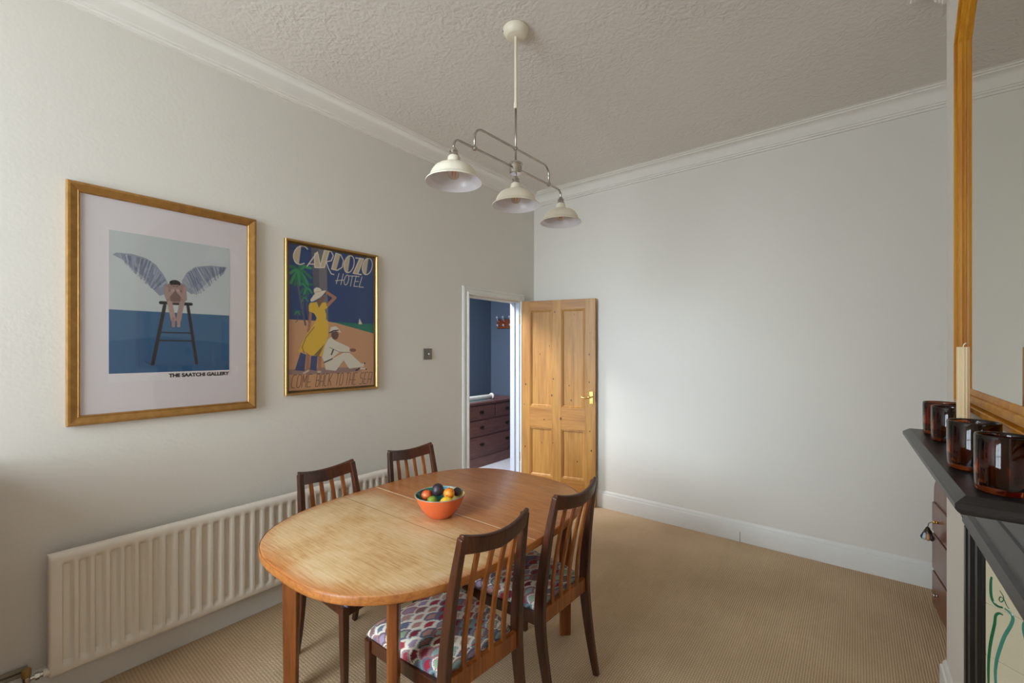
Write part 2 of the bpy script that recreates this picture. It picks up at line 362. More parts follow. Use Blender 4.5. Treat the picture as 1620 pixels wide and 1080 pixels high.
ART2=[["p",[96,94,112],[[0.224,-0.0556],[0.309,-0.0669],[0.3351,0.511],[0.2639,0.33]]],["p",[122,118,126],[[0.309,-0.0669],[0.3993,-0.0781],[0.4253,0.5334],[0.3316,0.511]]],["p",[32,124,104],[[0.4618,0.5256],[1.0365,0.5267],[1.0365,0.6099],[0.4618,0.5458]]],["p",[212,160,120],[[-0.0347,0.5222],[0.1719,0.5222],[0.4219,0.5233],[0.5278,0.5323],[1.0365,0.6043],[1.0365,1.1113],[-0.0347,1.0483]]],["p",[160,130,122],[[-0.0347,0.8583],[0.3576,0.8505],[0.75,0.8583],[0.8385,0.8876],[0.5139,0.8954],[-0.0347,0.8898]]],["l",[104,96,112],0.0199,[[0.0885,0.2693],[0.1302,0.4255],[0.1719,0.5548]]],["l",[104,96,112],0.0106,[[0.1771,0.3311],[0.1892,0.4311],[0.2066,0.5379]]],["l",[104,96,112],0.0106,[[0.151,0.3873],[0.1441,0.4862],[0.1719,0.5548]]],["l",[104,96,112],0.0079,[[0.092,0.4739],[0.0903,0.5267],[0.0677,0.5413]]],["l",[40,120,84],0.0292,[[0.0955,0.1951],[0.0521,0.1692],[0.0104,0.1703]]],["l",[58,150,98],0.0292,[[0.0955,0.1951],[0.0573,0.2254],[0.0208,0.2794]]],["l",[40,120,84],0.0292,[[0.0955,0.1951],[0.0799,0.2366],[0.0642,0.2872]]],["l",[58,150,98],0.0292,[[0.0955,0.1951],[0.1597,0.1568],[0.2274,0.1613]]],["l",[40,120,84],0.0292,[[0.0955,0.1951],[0.1615,0.1906],[0.2309,0.2288]]],["l",[58,150,98],0.0292,[[0.0955,0.1951],[0.1493,0.2198],[0.2031,0.2794]]],["l",[40,120,84],0.0292,[[0.0955,0.1951],[0.1128,0.1647],[0.1302,0.1456]]],["l",[58,150,98],0.0292,[[0.0955,0.1951],[0.0556,0.1917],[0.0174,0.213]]],["l",[40,120,84],0.0292,[[0.0955,0.1951],[0.1302,0.2232],[0.1649,0.2737]]],["l",[58,150,98],0.0292,[[0.0955,0.1951],[0.1042,0.2366],[0.1128,0.2839]]],["l",[40,120,84],0.0214,[[0.1823,0.303],[0.1493,0.3108],[0.1181,0.339]]],["l",[58,150,98],0.0214,[[0.1823,0.303],[0.1597,0.2827],[0.1389,0.276]]],["l",[40,120,84],0.0214,[[0.1823,0.303],[0.2153,0.2771],[0.2465,0.2715]]],["l",[58,150,98],0.0214,[[0.1823,0.303],[0.2118,0.3075],[0.2413,0.3311]]],["l",[40,120,84],0.0214,[[0.1823,0.303],[0.1927,0.3221],[0.2031,0.3468]]],["l",[58,150,98],0.0214,[[0.1823,0.303],[0.1701,0.3198],[0.1562,0.3457]]],["l",[40,120,84],0.0136,[[0.158,0.3704],[0.1372,0.3614],[0.1163,0.3671]]],["l",[58,150,98],0.0136,[[0.158,0.3704],[0.1441,0.3806],[0.1302,0.3997]]],["l",[40,120,84],0.0136,[[0.158,0.3704],[0.1753,0.3614],[0.191,0.3626]]],["l",[58,150,98],0.0136,[[0.158,0.3704],[0.1788,0.3738],[0.1997,0.3907]]],["l",[40,120,84],0.0117,[[0.0885,0.466],[0.0729,0.466],[0.0573,0.4761]]],["l",[58,150,98],0.0117,[[0.0885,0.466],[0.0764,0.4727],[0.0642,0.4862]]],["l",[40,120,84],0.0117,[[0.0885,0.466],[0.1042,0.4615],[0.1215,0.4671]]],["l",[58,150,98],0.0117,[[0.0885,0.466],[0.1007,0.4727],[0.1128,0.4874]]],["p",[70,82,124],[[0.1198,0.7426],[0.1788,0.7583],[0.1615,0.8707],[0.0608,0.8628]]],["p",[70,82,124],[[0.2326,0.7662],[0.3056,0.7662],[0.2917,0.8718],[0.2187,0.8628]]],["l",[178,122,96],0.0397,[[0.2031,0.7538],[0.1927,0.8707]]],["l",[178,122,96],0.0371,[[0.3281,0.7628],[0.3229,0.8763]]],["l",[214,196,180],0.0185,[[0.1545,0.8842],[0.2031,0.8685]]],["l",[214,196,180],0.0185,[[0.309,0.8786],[0.3351,0.8797]]],["l",[176,120,94],0.0291,[[0.2274,0.4604],[0.2187,0.5379],[0.2031,0.5998]]],["p",[232,190,64],[[0.2205,0.4019],[0.2951,0.3907],[0.3194,0.4323],[0.3507,0.3952],[0.3958,0.3873],[0.4201,0.4233],[0.3837,0.4413],[0.4028,0.4761],[0.3993,0.5042],[0.4288,0.5312],[0.4219,0.6279],[0.3889,0.692],[0.3507,0.7707],[0.2205,0.7617],[0.1615,0.7313],[0.0955,0.7448],[0.1302,0.6852],[0.1962,0.6076],[0.2517,0.5604],[0.2951,0.5042],[0.2691,0.4739],[0.2483,0.4671],[0.2083,0.4604],[0.2066,0.4221]]],["l",[120,100,70],0.0079,[[0.2674,0.5672],[0.1788,0.6391],[0.1372,0.7077],[0.1562,0.7426]]],["p",[140,112,70],[[0.2639,0.7617],[0.3889,0.6796],[0.3194,0.7707]]],["p",[134,92,76],[[0.3264,0.3693],[0.3576,0.3479],[0.3854,0.3536],[0.3611,0.3873],[0.3316,0.4165],[0.2951,0.3907]]],["l",[182,126,98],0.0344,[[0.4062,0.3165],[0.5035,0.3491],[0.4201,0.4075]]],["p",[232,222,204],[[0.224,0.3806],[0.2639,0.3412],[0.3316,0.3131],[0.3993,0.303],[0.3941,0.3176],[0.3316,0.3569],[0.2691,0.3839],[0.2326,0.394]]],["e",[232,222,204],[0.3056,0.3153],0.045,0.0397],["p",[60,50,60],[[0.3576,0.3479],[0.401,0.3041],[0.3854,0.3333]]],["l",[206,180,150],0.0079,[[0.2691,0.3266],[0.3455,0.3108]]],["p",[230,222,206],[[0.4618,0.6313],[0.5017,0.6582],[0.6788,0.7066],[0.6927,0.7414],[0.5556,0.7437],[0.474,0.7819],[0.3837,0.8224],[0.3559,0.7752],[0.3889,0.692],[0.4219,0.6515]]],["p",[230,222,206],[[0.3837,0.8224],[0.474,0.7875],[0.6094,0.747],[0.6823,0.747],[0.875,0.8539],[0.75,0.8606],[0.6788,0.8651],[0.6094,0.8021],[0.5139,0.8775],[0.3958,0.8662]]],["l",[120,96,90],0.0053,[[0.441,0.7077],[0.5556,0.7414],[0.6788,0.7448]]],["l",[30,28,34],0.0132,[[0.3802,0.8145],[0.4722,0.7898]]],["l",[30,28,34],0.0159,[[0.4844,0.7234],[0.4618,0.7594]]],["e",[112,78,68],[0.5035,0.6178],0.0437,0.0529],["p",[230,222,206],[[0.4375,0.602],[0.4583,0.5627],[0.5139,0.5548],[0.5417,0.5683],[0.5816,0.6009],[0.5139,0.5908]]],["l",[30,28,34],0.0132,[[0.4375,0.6031],[0.4878,0.5874],[0.5434,0.5829]]],["e",[134,88,70],[0.724,0.7279],0.0424,0.0199],["l",[30,28,34],0.0185,[[0.7656,0.8797],[0.816,0.864]]],["l",[230,222,206],0.0185,[[0.7865,0.8505],[0.8715,0.8336]]],["l",[230,222,206],0.0159,[[0.8229,0.8662],[0.8958,0.8718]]],["e",[30,28,34],[0.8785,0.8291],0.0106,0.0106],["e",[30,28,34],[0.8976,0.8741],0.0093,0.0093],["p",[232,222,204],[[0.7969,0.5323],[0.809,0.4874],[0.8472,0.5301]]],["p",[206,188,160],[[0.1024,0.1467],[0.092,0.1456],[0.0799,0.1422],[0.0712,0.1377],[0.0625,0.1321],[0.0556,0.1254],[0.0503,0.1175],[0.0486,0.1085],[0.0469,0.0984],[0.0486,0.0883],[0.0521,0.0781],[0.0556,0.068],[0.0625,0.059],[0.0712,0.05],[0.0816,0.041],[0.092,0.0343],[0.1042,0.0275],[0.1163,0.023],[0.1285,0.0197]]],["l",[232,222,204],0.0107,[[0.158,0.1343],[0.1389,0.1422],[0.1181,0.1467],[0.099,0.1467],[0.0816,0.1433],[0.066,0.1355],[0.0556,0.1242],[0.0486,0.1107],[0.0469,0.0961],[0.0503,0.0804],[0.059,0.0646],[0.0712,0.05],[0.0868,0.0365],[0.1059,0.0275],[0.125,0.0208],[0.1458,0.0185],[0.1649,0.0197],[0.1806,0.0253],[0.1944,0.0343]]],["p",[206,188,160],[[0.2656,0.0545],[0.3056,0.0399],[0.342,0.1467],[0.276,0.1512]]],["l",[232,222,204],0.0107,[[0.1892,0.1512],[0.3021,0.041],[0.342,0.1478],[0.2726,0.1523],[0.2691,0.077]]],["l",[232,222,204],0.0107,[[0.2118,0.1343],[0.2691,0.1298]]],["p",[206,188,160],[[0.3316,0.1445],[0.3837,0.0174],[0.4375,0.0185],[0.3802,0.1422]]],["l",[232,222,204],0.0107,[[0.3316,0.1445],[0.3837,0.0174],[0.4601,0.0208],[0.4844,0.0478],[0.4601,0.086],[0.4028,0.0995],[0.4253,0.1422],[0.4601,0.1804],[0.4913,0.1816]]],["l",[232,222,204],0.0107,[[0.3316,0.1467],[0.3802,0.1433],[0.434,0.023]]],["p",[206,188,160],[[0.4635,0.1456],[0.5156,0.0264],[0.5712,0.0298],[0.5191,0.1478]]],["l",[232,222,204],0.0107,[[0.4635,0.1456],[0.5156,0.0264],[0.5747,0.032],[0.6076,0.0703],[0.5903,0.1209],[0.5312,0.149],[0.4635,0.1456]]],["p",[206,188,160],[[0.6615,0.1546],[0.6493,0.1546],[0.6406,0.1523],[0.6319,0.149],[0.625,0.1433],[0.6198,0.1355],[0.6146,0.1265],[0.6128,0.1175],[0.6128,0.1062],[0.6146,0.095],[0.6181,0.0838],[0.625,0.0725],[0.6319,0.0624],[0.6389,0.0523],[0.6493,0.0433],[0.6597,0.0354],[0.6701,0.0298],[0.6823,0.0264],[0.6927,0.0242]]],["l",[232,222,204],0.0107,[[0.7396,0.0826],[0.7309,0.1062],[0.7135,0.1265],[0.6944,0.1433],[0.6719,0.1523],[0.6493,0.1546],[0.6319,0.149],[0.6198,0.1355],[0.6128,0.1175],[0.6146,0.095],[0.625,0.0725],[0.6389,0.0523],[0.6597,0.0354],[0.6823,0.0264],[0.7031,0.0242],[0.7222,0.0298],[0.7361,0.0422],[0.7413,0.0613],[0.7396,0.0826]]],["p",[206,188,160],[[0.7222,0.1535],[0.8073,0.0309],[0.8611,0.0309],[0.7865,0.1535]]],["l",[232,222,204],0.0107,[[0.7604,0.0343],[0.8628,0.0309],[0.7865,0.1535],[0.8333,0.1523]]],["l",[232,222,204],0.0107,[[0.8194,0.0298],[0.7274,0.1535],[0.8333,0.1546]]],["p",[206,188,160],[[0.8976,0.149],[0.8854,0.149],[0.875,0.1467],[0.8663,0.1433],[0.8576,0.1377],[0.8524,0.1298],[0.8472,0.122],[0.8455,0.1119],[0.8455,0.1017],[0.8472,0.0905],[0.8507,0.0793],[0.8576,0.068],[0.8646,0.0568],[0.8733,0.0467],[0.8837,0.0388],[0.8941,0.0309],[0.9062,0.0253],[0.9184,0.0208],[0.9306,0.0185]]],["l",[232,222,204],0.0107,[[0.9809,0.077],[0.9705,0.1006],[0.9549,0.1209],[0.9323,0.1377],[0.908,0.1467],[0.8854,0.149],[0.8663,0.1433],[0.8524,0.1298],[0.8455,0.1119],[0.8472,0.0905],[0.8576,0.068],[0.8733,0.0467],[0.8941,0.0309],[0.9184,0.0208],[0.941,0.0185],[0.9618,0.0242],[0.9757,0.0365],[0.9826,0.0556],[0.9809,0.077]]],["l",[232,222,204],0.0078,[[0.5521,0.1703],[0.5191,0.2468]]],["l",[232,222,204],0.0078,[[0.6042,0.1681],[0.5747,0.249]]],["l",[232,222,204],0.0078,[[0.5104,0.2254],[0.6076,0.213]]],["l",[232,222,204],0.0078,[[0.6701,0.2074],[0.6649,0.2209],[0.6563,0.2322],[0.6458,0.2411],[0.6354,0.2468],[0.6267,0.2468],[0.6198,0.2434],[0.6163,0.2355],[0.6146,0.2243],[0.6163,0.2119],[0.6233,0.1984],[0.6319,0.1872],[0.6406,0.1782],[0.651,0.1726],[0.6597,0.1726],[0.6684,0.1759],[0.6719,0.1838],[0.6736,0.1951],[0.6701,0.2074]]],["l",[232,222,204],0.0078,[[0.6719,0.1771],[0.7691,0.1703]]],["l",[232,222,204],0.0078,[[0.7187,0.1737],[0.6927,0.2524]]],["l",[232,222,204],0.0078,[[0.8073,0.1714],[0.7656,0.1726],[0.7361,0.249],[0.7865,0.2479]]],["l",[232,222,204],0.0078,[[0.75,0.2108],[0.7951,0.2097]]],["l",[232,222,204],0.0078,[[0.8437,0.1692],[0.8038,0.249],[0.8611,0.2479]]],["l",[66,44,36],0.0062,[[0.0799,0.8932],[0.0521,0.8932],[0.0365,0.9101],[0.0243,0.9618],[0.033,0.9798],[0.0556,0.9798]]],["l",[66,44,36],0.0062,[[0.1076,0.8932],[0.1267,0.8932],[0.1319,0.9112],[0.1181,0.9629],[0.1024,0.9798],[0.0833,0.9798],[0.0799,0.9629],[0.092,0.9101],[0.1076,0.8932]]],["l",[66,44,36],0.0062,[[0.1302,0.9809],[0.151,0.8932],[0.158,0.946],[0.191,0.8932],[0.1701,0.9809]]],["l",[66,44,36],0.0062,[[0.2483,0.8943],[0.2066,0.8943],[0.1858,0.9809],[0.2274,0.9809]]],["l",[66,44,36],0.0062,[[0.1944,0.946],[0.224,0.946]]],["l",[66,44,36],0.0062,[[0.3021,0.8943],[0.3281,0.8943],[0.3299,0.9123],[0.3264,0.9292],[0.3177,0.9382],[0.2899,0.9382]]],["l",[66,44,36],0.0062,[[0.3177,0.9382],[0.3212,0.9517],[0.316,0.9685],[0.3056,0.982],[0.2795,0.9809],[0.3021,0.8943]]],["l",[66,44,36],0.0062,[[0.3264,0.982],[0.3455,0.9033],[0.3542,0.8954],[0.3785,0.8954],[0.3802,0.9033],[0.3594,0.982]]],["l",[66,44,36],0.0062,[[0.3351,0.9472],[0.3681,0.9472]]],["l",[66,44,36],0.0062,[[0.4288,0.8954],[0.4045,0.8954],[0.3906,0.9123],[0.3767,0.9651],[0.3819,0.982],[0.4028,0.982]]],["l",[66,44,36],0.0062,[[0.4427,0.8954],[0.4201,0.982]]],["l",[66,44,36],0.0062,[[0.4774,0.8954],[0.434,0.9472],[0.4497,0.9483],[0.4549,0.9831]]],["l",[66,44,36],0.0062,[[0.526,0.8966],[0.5625,0.8966]]],["l",[66,44,36],0.0062,[[0.5451,0.8966],[0.5208,0.9831]]],["l",[66,44,36],0.0062,[[0.5868,0.8966],[0.6059,0.8966],[0.6076,0.9146],[0.5938,0.9663],[0.5781,0.9831],[0.559,0.9831],[0.5573,0.9663],[0.5712,0.9134],[0.5868,0.8966]]],["l",[66,44,36],0.0062,[[0.6476,0.8966],[0.684,0.8977]]],["l",[66,44,36],0.0062,[[0.6649,0.8966],[0.6406,0.9843]]],["l",[66,44,36],0.0062,[[0.6979,0.8977],[0.6719,0.9843]]],["l",[66,44,36],0.0062,[[0.7344,0.8977],[0.7083,0.9843]]],["l",[66,44,36],0.0062,[[0.6823,0.9494],[0.7187,0.9494]]],["l",[66,44,36],0.0062,[[0.7847,0.8977],[0.7483,0.8977],[0.7222,0.9843],[0.7587,0.9854]]],["l",[66,44,36],0.0062,[[0.7326,0.9494],[0.7587,0.9505]]],["l",[66,44,36],0.0062,[[0.8681,0.9033],[0.842,0.8988],[0.8247,0.9157],[0.8247,0.9415],[0.849,0.9415],[0.8507,0.964],[0.8351,0.9854],[0.8038,0.9854]]],["l",[66,44,36],0.0062,[[0.9253,0.8988],[0.8854,0.8988],[0.8594,0.9854],[0.8993,0.9854]]],["l",[66,44,36],0.0062,[[0.8698,0.9505],[0.8976,0.9505]]],["l",[66,44,36],0.0062,[[0.9149,0.9865],[0.9392,0.9078],[0.9497,0.8988],[0.9792,0.8988],[0.9809,0.9078],[0.9566,0.9865]]],["l",[66,44,36],0.0062,[[0.9253,0.9517],[0.967,0.9517]]],["l",[130,104,84],0.0031,[[0.0278,0.9955],[0.0365,0.9978]]],["l",[130,104,84],0.0031,[[0.0434,0.9921],[0.0521,0.9978]]],["l",[130,104,84],0.0031,[[0.0608,0.9888],[0.0694,0.9978]]],["l",[130,104,84],0.0031,[[0.0764,0.9955],[0.0851,0.9989]]],["l",[130,104,84],0.0031,[[0.0937,0.9921],[0.1024,0.9989]]],["l",[130,104,84],0.0031,[[0.1094,0.9899],[0.1181,0.9989]]],["l",[130,104,84],0.0031,[[0.1267,0.9966],[0.1354,0.9989]]],["l",[130,104,84],0.0031,[[0.1441,0.9933],[0.1528,0.9989]]],["l",[130,104,84],0.0031,[[0.1615,0.9899],[0.1701,1.0]]],["l",[130,104,84],0.0031,[[0.1771,0.9966],[0.1858,1.0]]],["l",[130,104,84],0.0031,[[0.1944,0.9944],[0.2031,1.0]]],["l",[130,104,84],0.0031,[[0.2118,0.991],[0.2205,1.0]]],["l",[130,104,84],0.0031,[[0.2292,0.9978],[0.2378,1.0]]],["l",[130,104,84],0.0031,[[0.2465,0.9944],[0.2569,1.0011]]],["l",[130,104,84],0.0031,[[0.2639,0.991],[0.2743,1.0011]]],["l",[130,104,84],0.0031,[[0.283,0.9989],[0.2917,1.0011]]],["l",[130,104,84],0.0031,[[0.3003,0.9955],[0.309,1.0011]]],["l",[130,104,84],0.0031,[[0.3177,0.9921],[0.3281,1.0011]]],["l",[130,104,84],0.0031,[[0.3368,0.9989],[0.3455,1.0022]]],["l",[130,104,84],0.0031,[[0.3542,0.9955],[0.3628,1.0022]]],["l",[130,104,84],0.0031,[[0.3715,0.9921],[0.3819,1.0022]]],["l",[130,104,84],0.0031,[[0.3906,1.0],[0.3993,1.0022]]],["l",[130,104,84],0.0031,[[0.4097,0.9966],[0.4184,1.0022]]],["l",[130,104,84],0.0031,[[0.4271,0.9933],[0.4375,1.0034]]],["l",[130,104,84],0.0031,[[0.4462,1.0],[0.4566,1.0034]]],["l",[130,104,84],0.0031,[[0.4653,0.9966],[0.474,1.0034]]],["l",[130,104,84],0.0031,[[0.4844,0.9933],[0.4931,1.0034]]],["l",[130,104,84],0.0031,[[0.5035,1.0011],[0.5122,1.0034]]],["l",[130,104,84],0.0031,[[0.5226,0.9978],[0.5312,1.0045]]],["l",[130,104,84],0.0031,[[0.5417,0.9944],[0.5521,1.0045]]],["l",[130,104,84],0.0031,[[0.5608,1.0022],[0.5712,1.0045]]],["l",[130,104,84],0.0031,[[0.5799,0.9989],[0.5903,1.0045]]],["l",[130,104,84],0.0031,[[0.599,0.9955],[0.6094,1.0056]]],["l",[130,104,84],0.0031,[[0.6198,1.0022],[0.6302,1.0056]]],["l",[130,104,84],0.0031,[[0.6389,0.9989],[0.6493,1.0056]]],["l",[130,104,84],0.0031,[[0.6597,0.9955],[0.6701,1.0056]]],["l",[130,104,84],0.0031,[[0.6788,1.0034],[0.6892,1.0056]]],["l",[130,104,84],0.0031,[[0.6997,1.0],[0.7101,1.0067]]],["l",[130,104,84],0.0031,[[0.7205,0.9966],[0.7309,1.0067]]],["l",[130,104,84],0.0031,[[0.7396,1.0045],[0.7517,1.0067]]],["l",[130,104,84],0.0031,[[0.7604,1.0],[0.7708,1.0067]]],["l",[130,104,84],0.0031,[[0.7812,0.9966],[0.7917,1.0079]]],["l",[130,104,84],0.0031,[[0.8021,1.0045],[0.8125,1.0079]]],["l",[130,104,84],0.0031,[[0.8229,1.0011],[0.8351,1.0079]]],["l",[130,104,84],0.0031,[[0.8455,0.9978],[0.8559,1.0079]]],["l",[130,104,84],0.0031,[[0.8663,1.0056],[0.8767,1.009]]],["l",[130,104,84],0.0031,[[0.8872,1.0022],[0.8976,1.009]]],["l",[130,104,84],0.0031,[[0.9097,0.9989],[0.9201,1.009]]]]

class Raster:
    def __init__(s, w, h, aspect, bg):
        s.w, s.h = w, h; s.asp = aspect
        s.U, s.V = np.meshgrid((np.arange(w))/(w-1), (np.arange(h))/(h-1))
        s.im = np.zeros((h, w, 3)); s.im[:] = np.array(lin(bg))
    def sub(s, u0, v0, u1, v1):
        i0 = max(0, int(u0*(s.w-1))-2); i1 = min(s.w, int(u1*(s.w-1))+3); j0 = max(0, int(v0*(s.h-1))-2); j1 = min(s.h, int(v1*(s.h-1))+3)
        return slice(j0, max(j1,j0)), slice(i0, max(i1,i0))
    def put(s, sl, sd, c, alpha=1):
        a = np.clip(.5 - sd*(s.w-1), 0, 1)[..., None]*alpha
        s.im[sl] = s.im[sl]*(1-a) + np.array(lin(c))*a
    def segd(s, X, Y, a, b):
        ax, ay = a; bx, by = b; dx, dy = bx-ax, by-ay; L = dx*dx+dy*dy+1e-12
        t = np.clip(((X-ax)*dx+(Y-ay)*dy)/L, 0, 1); return np.hypot(X-ax-t*dx, Y-ay-t*dy)
    def poly(s, c, P, alpha=1):
        P = [(p[0], p[1]) for p in P]
        sl = s.sub(min(p[0] for p in P), min(p[1] for p in P), max(p[0] for p in P), max(p[1] for p in P))
        X = s.U[sl]; Y = s.V[sl]*s.asp
        if X.size == 0: return
        Q = [(p[0], p[1]*s.asp) for p in P]
        ins = np.zeros(X.shape, bool); d = np.full(X.shape, 9.)
        for a, b in zip(Q, Q[1:]+Q[:1]):
            d = np.minimum(d, s.segd(X, Y, a, b))
            if a[1] != b[1]:
                ins ^= ((a[1] > Y) != (b[1] > Y)) & (X < (b[0]-a[0])*(Y-a[1])/(b[1]-a[1])+a[0])
        s.put(sl, np.where(ins, -d, d), c, alpha)
    def line(s, c, w, P, alpha=1):
        r = w/2; sl = s.sub(min(p[0] for p in P)-r, min(p[1] for p in P)-r, max(p[0] for p in P)+r, max(p[1] for p in P)+r)
        X = s.U[sl]; Y = s.V[sl]*s.asp
        if X.size == 0: return
        d = np.full(X.shape, 9.)
        for a, b in zip(P, P[1:]): d = np.minimum(d, s.segd(X, Y, (a[0],a[1]*s.asp), (b[0],b[1]*s.asp)))
        s.put(sl, d-r, c, alpha)
    def ell(s, c, p, rx, ry):
        s.poly(c, [(p[0]+rx*math.cos(2*PI*i/24), p[1]+ry*math.sin(2*PI*i/24)/s.asp) for i in range(24)])
    def wing(s, outline, lead, trail):
        rr = random.Random(len(outline)+int(lead[0][0]*100)); s.poly((128,134,150), outline, .85)
        def ev(P, t):
            t *= len(P)-1; i = min(int(t), len(P)-2); f = t-i; return (P[i][0]+(P[i+1][0]-P[i][0])*f, P[i][1]+(P[i+1][1]-P[i][1])*f)
        for layer, (f0, f1, w) in enumerate(((0,1.0,.014),(0,.62,.011),(0,.34,.009))):
            for i in range(34):
                t = (i+rr.random()*.6)/34; a = ev(lead, t); b = ev(trail, min(1, t*.72+.28)); g = rr.choice([(96,104,126),(150,156,168),(176,180,186),(116,124,146),(84,92,116)])
                e = f1*(1+.08*rr.random()); s.line(g, w*(.5+rr.random()*.6), [(a[0]+(b[0]-a[0])*f0, a[1]+(b[1]-a[1])*f0), (a[0]+(b[0]-a[0])*e+.01*rr.random(), a[1]+(b[1]-a[1])*e)], .55)
    def draw(s, S):
        for q in S:
            if q[0] == 'p': s.poly(q[1], q[2])
            elif q[0] == 'l': s.line(q[1], q[2], q[3])
            elif q[0] == 'e': s.ell(q[1], q[2], q[3], q[4])
            elif q[0] == 'wing': s.wing(q[1], q[2], q[3])
def grid_mesh(name, P, C, mat, parent, smooth=False):
    """P (h,w,3) points, C (h,w,3) linear colours -> one mesh"""
    h, w = P.shape[:2]; me = bpy.data.meshes.new(name); me.vertices.add(h*w); me.vertices.foreach_set('co', P.reshape(-1).astype(np.float32))
    idx = np.arange(h*w).reshape(h, w); q = np.stack([idx[:-1,:-1], idx[1:,:-1], idx[1:,1:], idx[:-1,1:]], -1).reshape(-1, 4); nf = len(q)
    me.loops.add(nf*4); me.polygons.add(nf); me.loops.foreach_set('vertex_index', q.reshape(-1).astype(np.int32))
    me.polygons.foreach_set('loop_start', (np.arange(nf)*4).astype(np.int32))
    me.polygons.foreach_set('use_smooth', np.full(nf, smooth)); me.update(calc_edges=True)
    at = me.color_attributes.new('Col', 'FLOAT_COLOR', 'POINT'); c = np.ones((h*w, 4), np.float32); c[:, :3] = C.reshape(-1, 3); at.data.foreach_set('color', c.reshape(-1))
    me.materials.append(mat); o = bpy.data.objects.new(name, me); COL.objects.link(o); o.parent = parent; return o
def wall_picture(name, R, y0, y1, z0, z1, x, mat, parent):
    P = np.zeros((R.h, R.w, 3)); P[..., 0] = x; P[..., 1] = y0+R.U*(y1-y0); P[..., 2] = z1-R.V*(z1-z0)
    return grid_mesh(name, P, R.im, mat, parent)
def frame_mesh(bm, y0, y1, z0, z1, prof):
    """prof: (inset from the outer edge, x off the wall)"""
    rings = [[(d, y0+a, z0+a), (d, y1-a, z0+a), (d, y1-a, z1-a), (d, y0+a, z1-a)] for a, d in prof]
    R = loft(bm, rings, True, False)
def glass_front(name='picture_glass'):
    m = NT(name); t = m.n('ShaderNodeBsdfTransparent'); g = m.n('ShaderNodeBsdfGlossy'); g.inputs['Roughness'].default_value = .03
    lw = m.n('ShaderNodeLayerWeight'); x = m.n('ShaderNodeMixShader')
    m.l(m.math('ADD', m.math('MULTIPLY', m.math('POWER', lw.outputs['Facing'], 5), .9), .03), x.inputs[0]); m.l(t.outputs[0], x.inputs[1]); m.l(g.outputs[0], x.inputs[2]); m.l(x.outputs[0], m.o.inputs[0]); return m.m
M_pglass = glass_front()
M_print = attr_mat('printed_paper', .55)
def text_mesh(name, body, size, mat, parent, loc, rot, sx=1, off=0, extr=.0003):
    c = bpy.data.curves.new(name, 'FONT'); c.body = body; c.size = size; c.offset = off; c.extrude = extr
    o = bpy.data.objects.new(name, c); COL.objects.link(o); o.parent = parent; o.location = loc; o.rotation_euler = rot; o.scale = (sx,1,1)
    c.materials.append(mat)
    me = bpy.data.meshes.new_from_object(o); q = bpy.data.objects.new(name, me); COL.objects.link(q)
    q.parent = parent; q.location = loc; q.rotation_euler = rot; q.scale = (sx,1,1); bpy.data.objects.remove(o)
    return q
pic = empty('framed_print', (0,-3.077,1.15), label='large square gold-framed print of a winged figure on a stool, nearest the window end', cat='picture')
def local(o, L):  # shift world coordinates into the empty's frame
    return L
Yc, Zc = -3.077, 1.15
b = bmesh.new(); frame_mesh(b, -3.451-Yc, -2.704-Yc, -.002, 1.052, [(0,0),(0,.024),(.004,.030),(.012,.031),(.022,.026),(.034,.020),(.038,.022),(.042,.018),(.043,.010)])
bm_obj('picture_frame', b, M_gold, pic, auto=30)
bm_obj('mount_card', boxes((.004,-3.415-Yc,1.18-Zc,.0095,-2.735-Yc,2.17-Zc)), M_paper, pic)
bm_obj('poster_sheet', boxes((.0095,-3.317-Yc,1.328-Zc,.0103,-2.832-Yc,2.022-Zc)), plain('poster_paper', (226,218,218), .5, var=.01), pic)
R1 = Raster(280, 370, 1.343, (190,195,194)); R1.draw(ART1)
wall_picture('printed_image', R1, -3.315-Yc, -2.834-Yc, 1.3675-Zc, 2.019-Zc, .0106, M_print, pic)
text_mesh('printed_text', 'THE SAATCHI GALLERY', .0245, plain('black_ink', (24,22,24), .5), pic, (.0108,-3.096-Yc,1.341-Zc), (PI/2,0,PI/2), 1.0, .0011)
bm_obj('glass', boxes((.0135,-3.412-Yc,1.186-Zc,.0145,-2.74-Yc,2.166-Zc)), M_pglass, pic)

pic2 = empty('framed_poster', (0,-2.23,1.2), label='smaller gold-framed blue and yellow seaside hotel poster beside the large print', cat='picture')
Yc, Zc = -2.23, 1.2
b = bmesh.new(); frame_mesh(b, -2.5455-Yc, -1.913-Yc, .0025, .935, [(0,0),(0,.020),(.003,.024),(.011,.024),(.014,.020),(.016,.010)])
bm_obj('picture_frame', b, M_gold2, pic2, auto=30)
b = bmesh.new(); frame_mesh(b, -2.529-Yc, -1.929-Yc, .019, .918, [(0,.012),(.001,.013),(.009,.009),(.010,.006)])
bm_obj('frame_slip', b, plain('brown_inner_slip', (104,78,40), .4, .5), pic2)
R2 = Raster(300, 450, 1.544, (40,70,124)); R2.draw(ART2)
wall_picture('poster_sheet', R2, -2.519-Yc, -1.939-Yc, 1.228-Zc, 2.124-Zc, .006, M_print, pic2)
bm_obj('glass', boxes((.0095,-2.53-Yc,1.22-Zc,.0105,-1.928-Yc,2.117-Zc)), M_pglass, pic2)

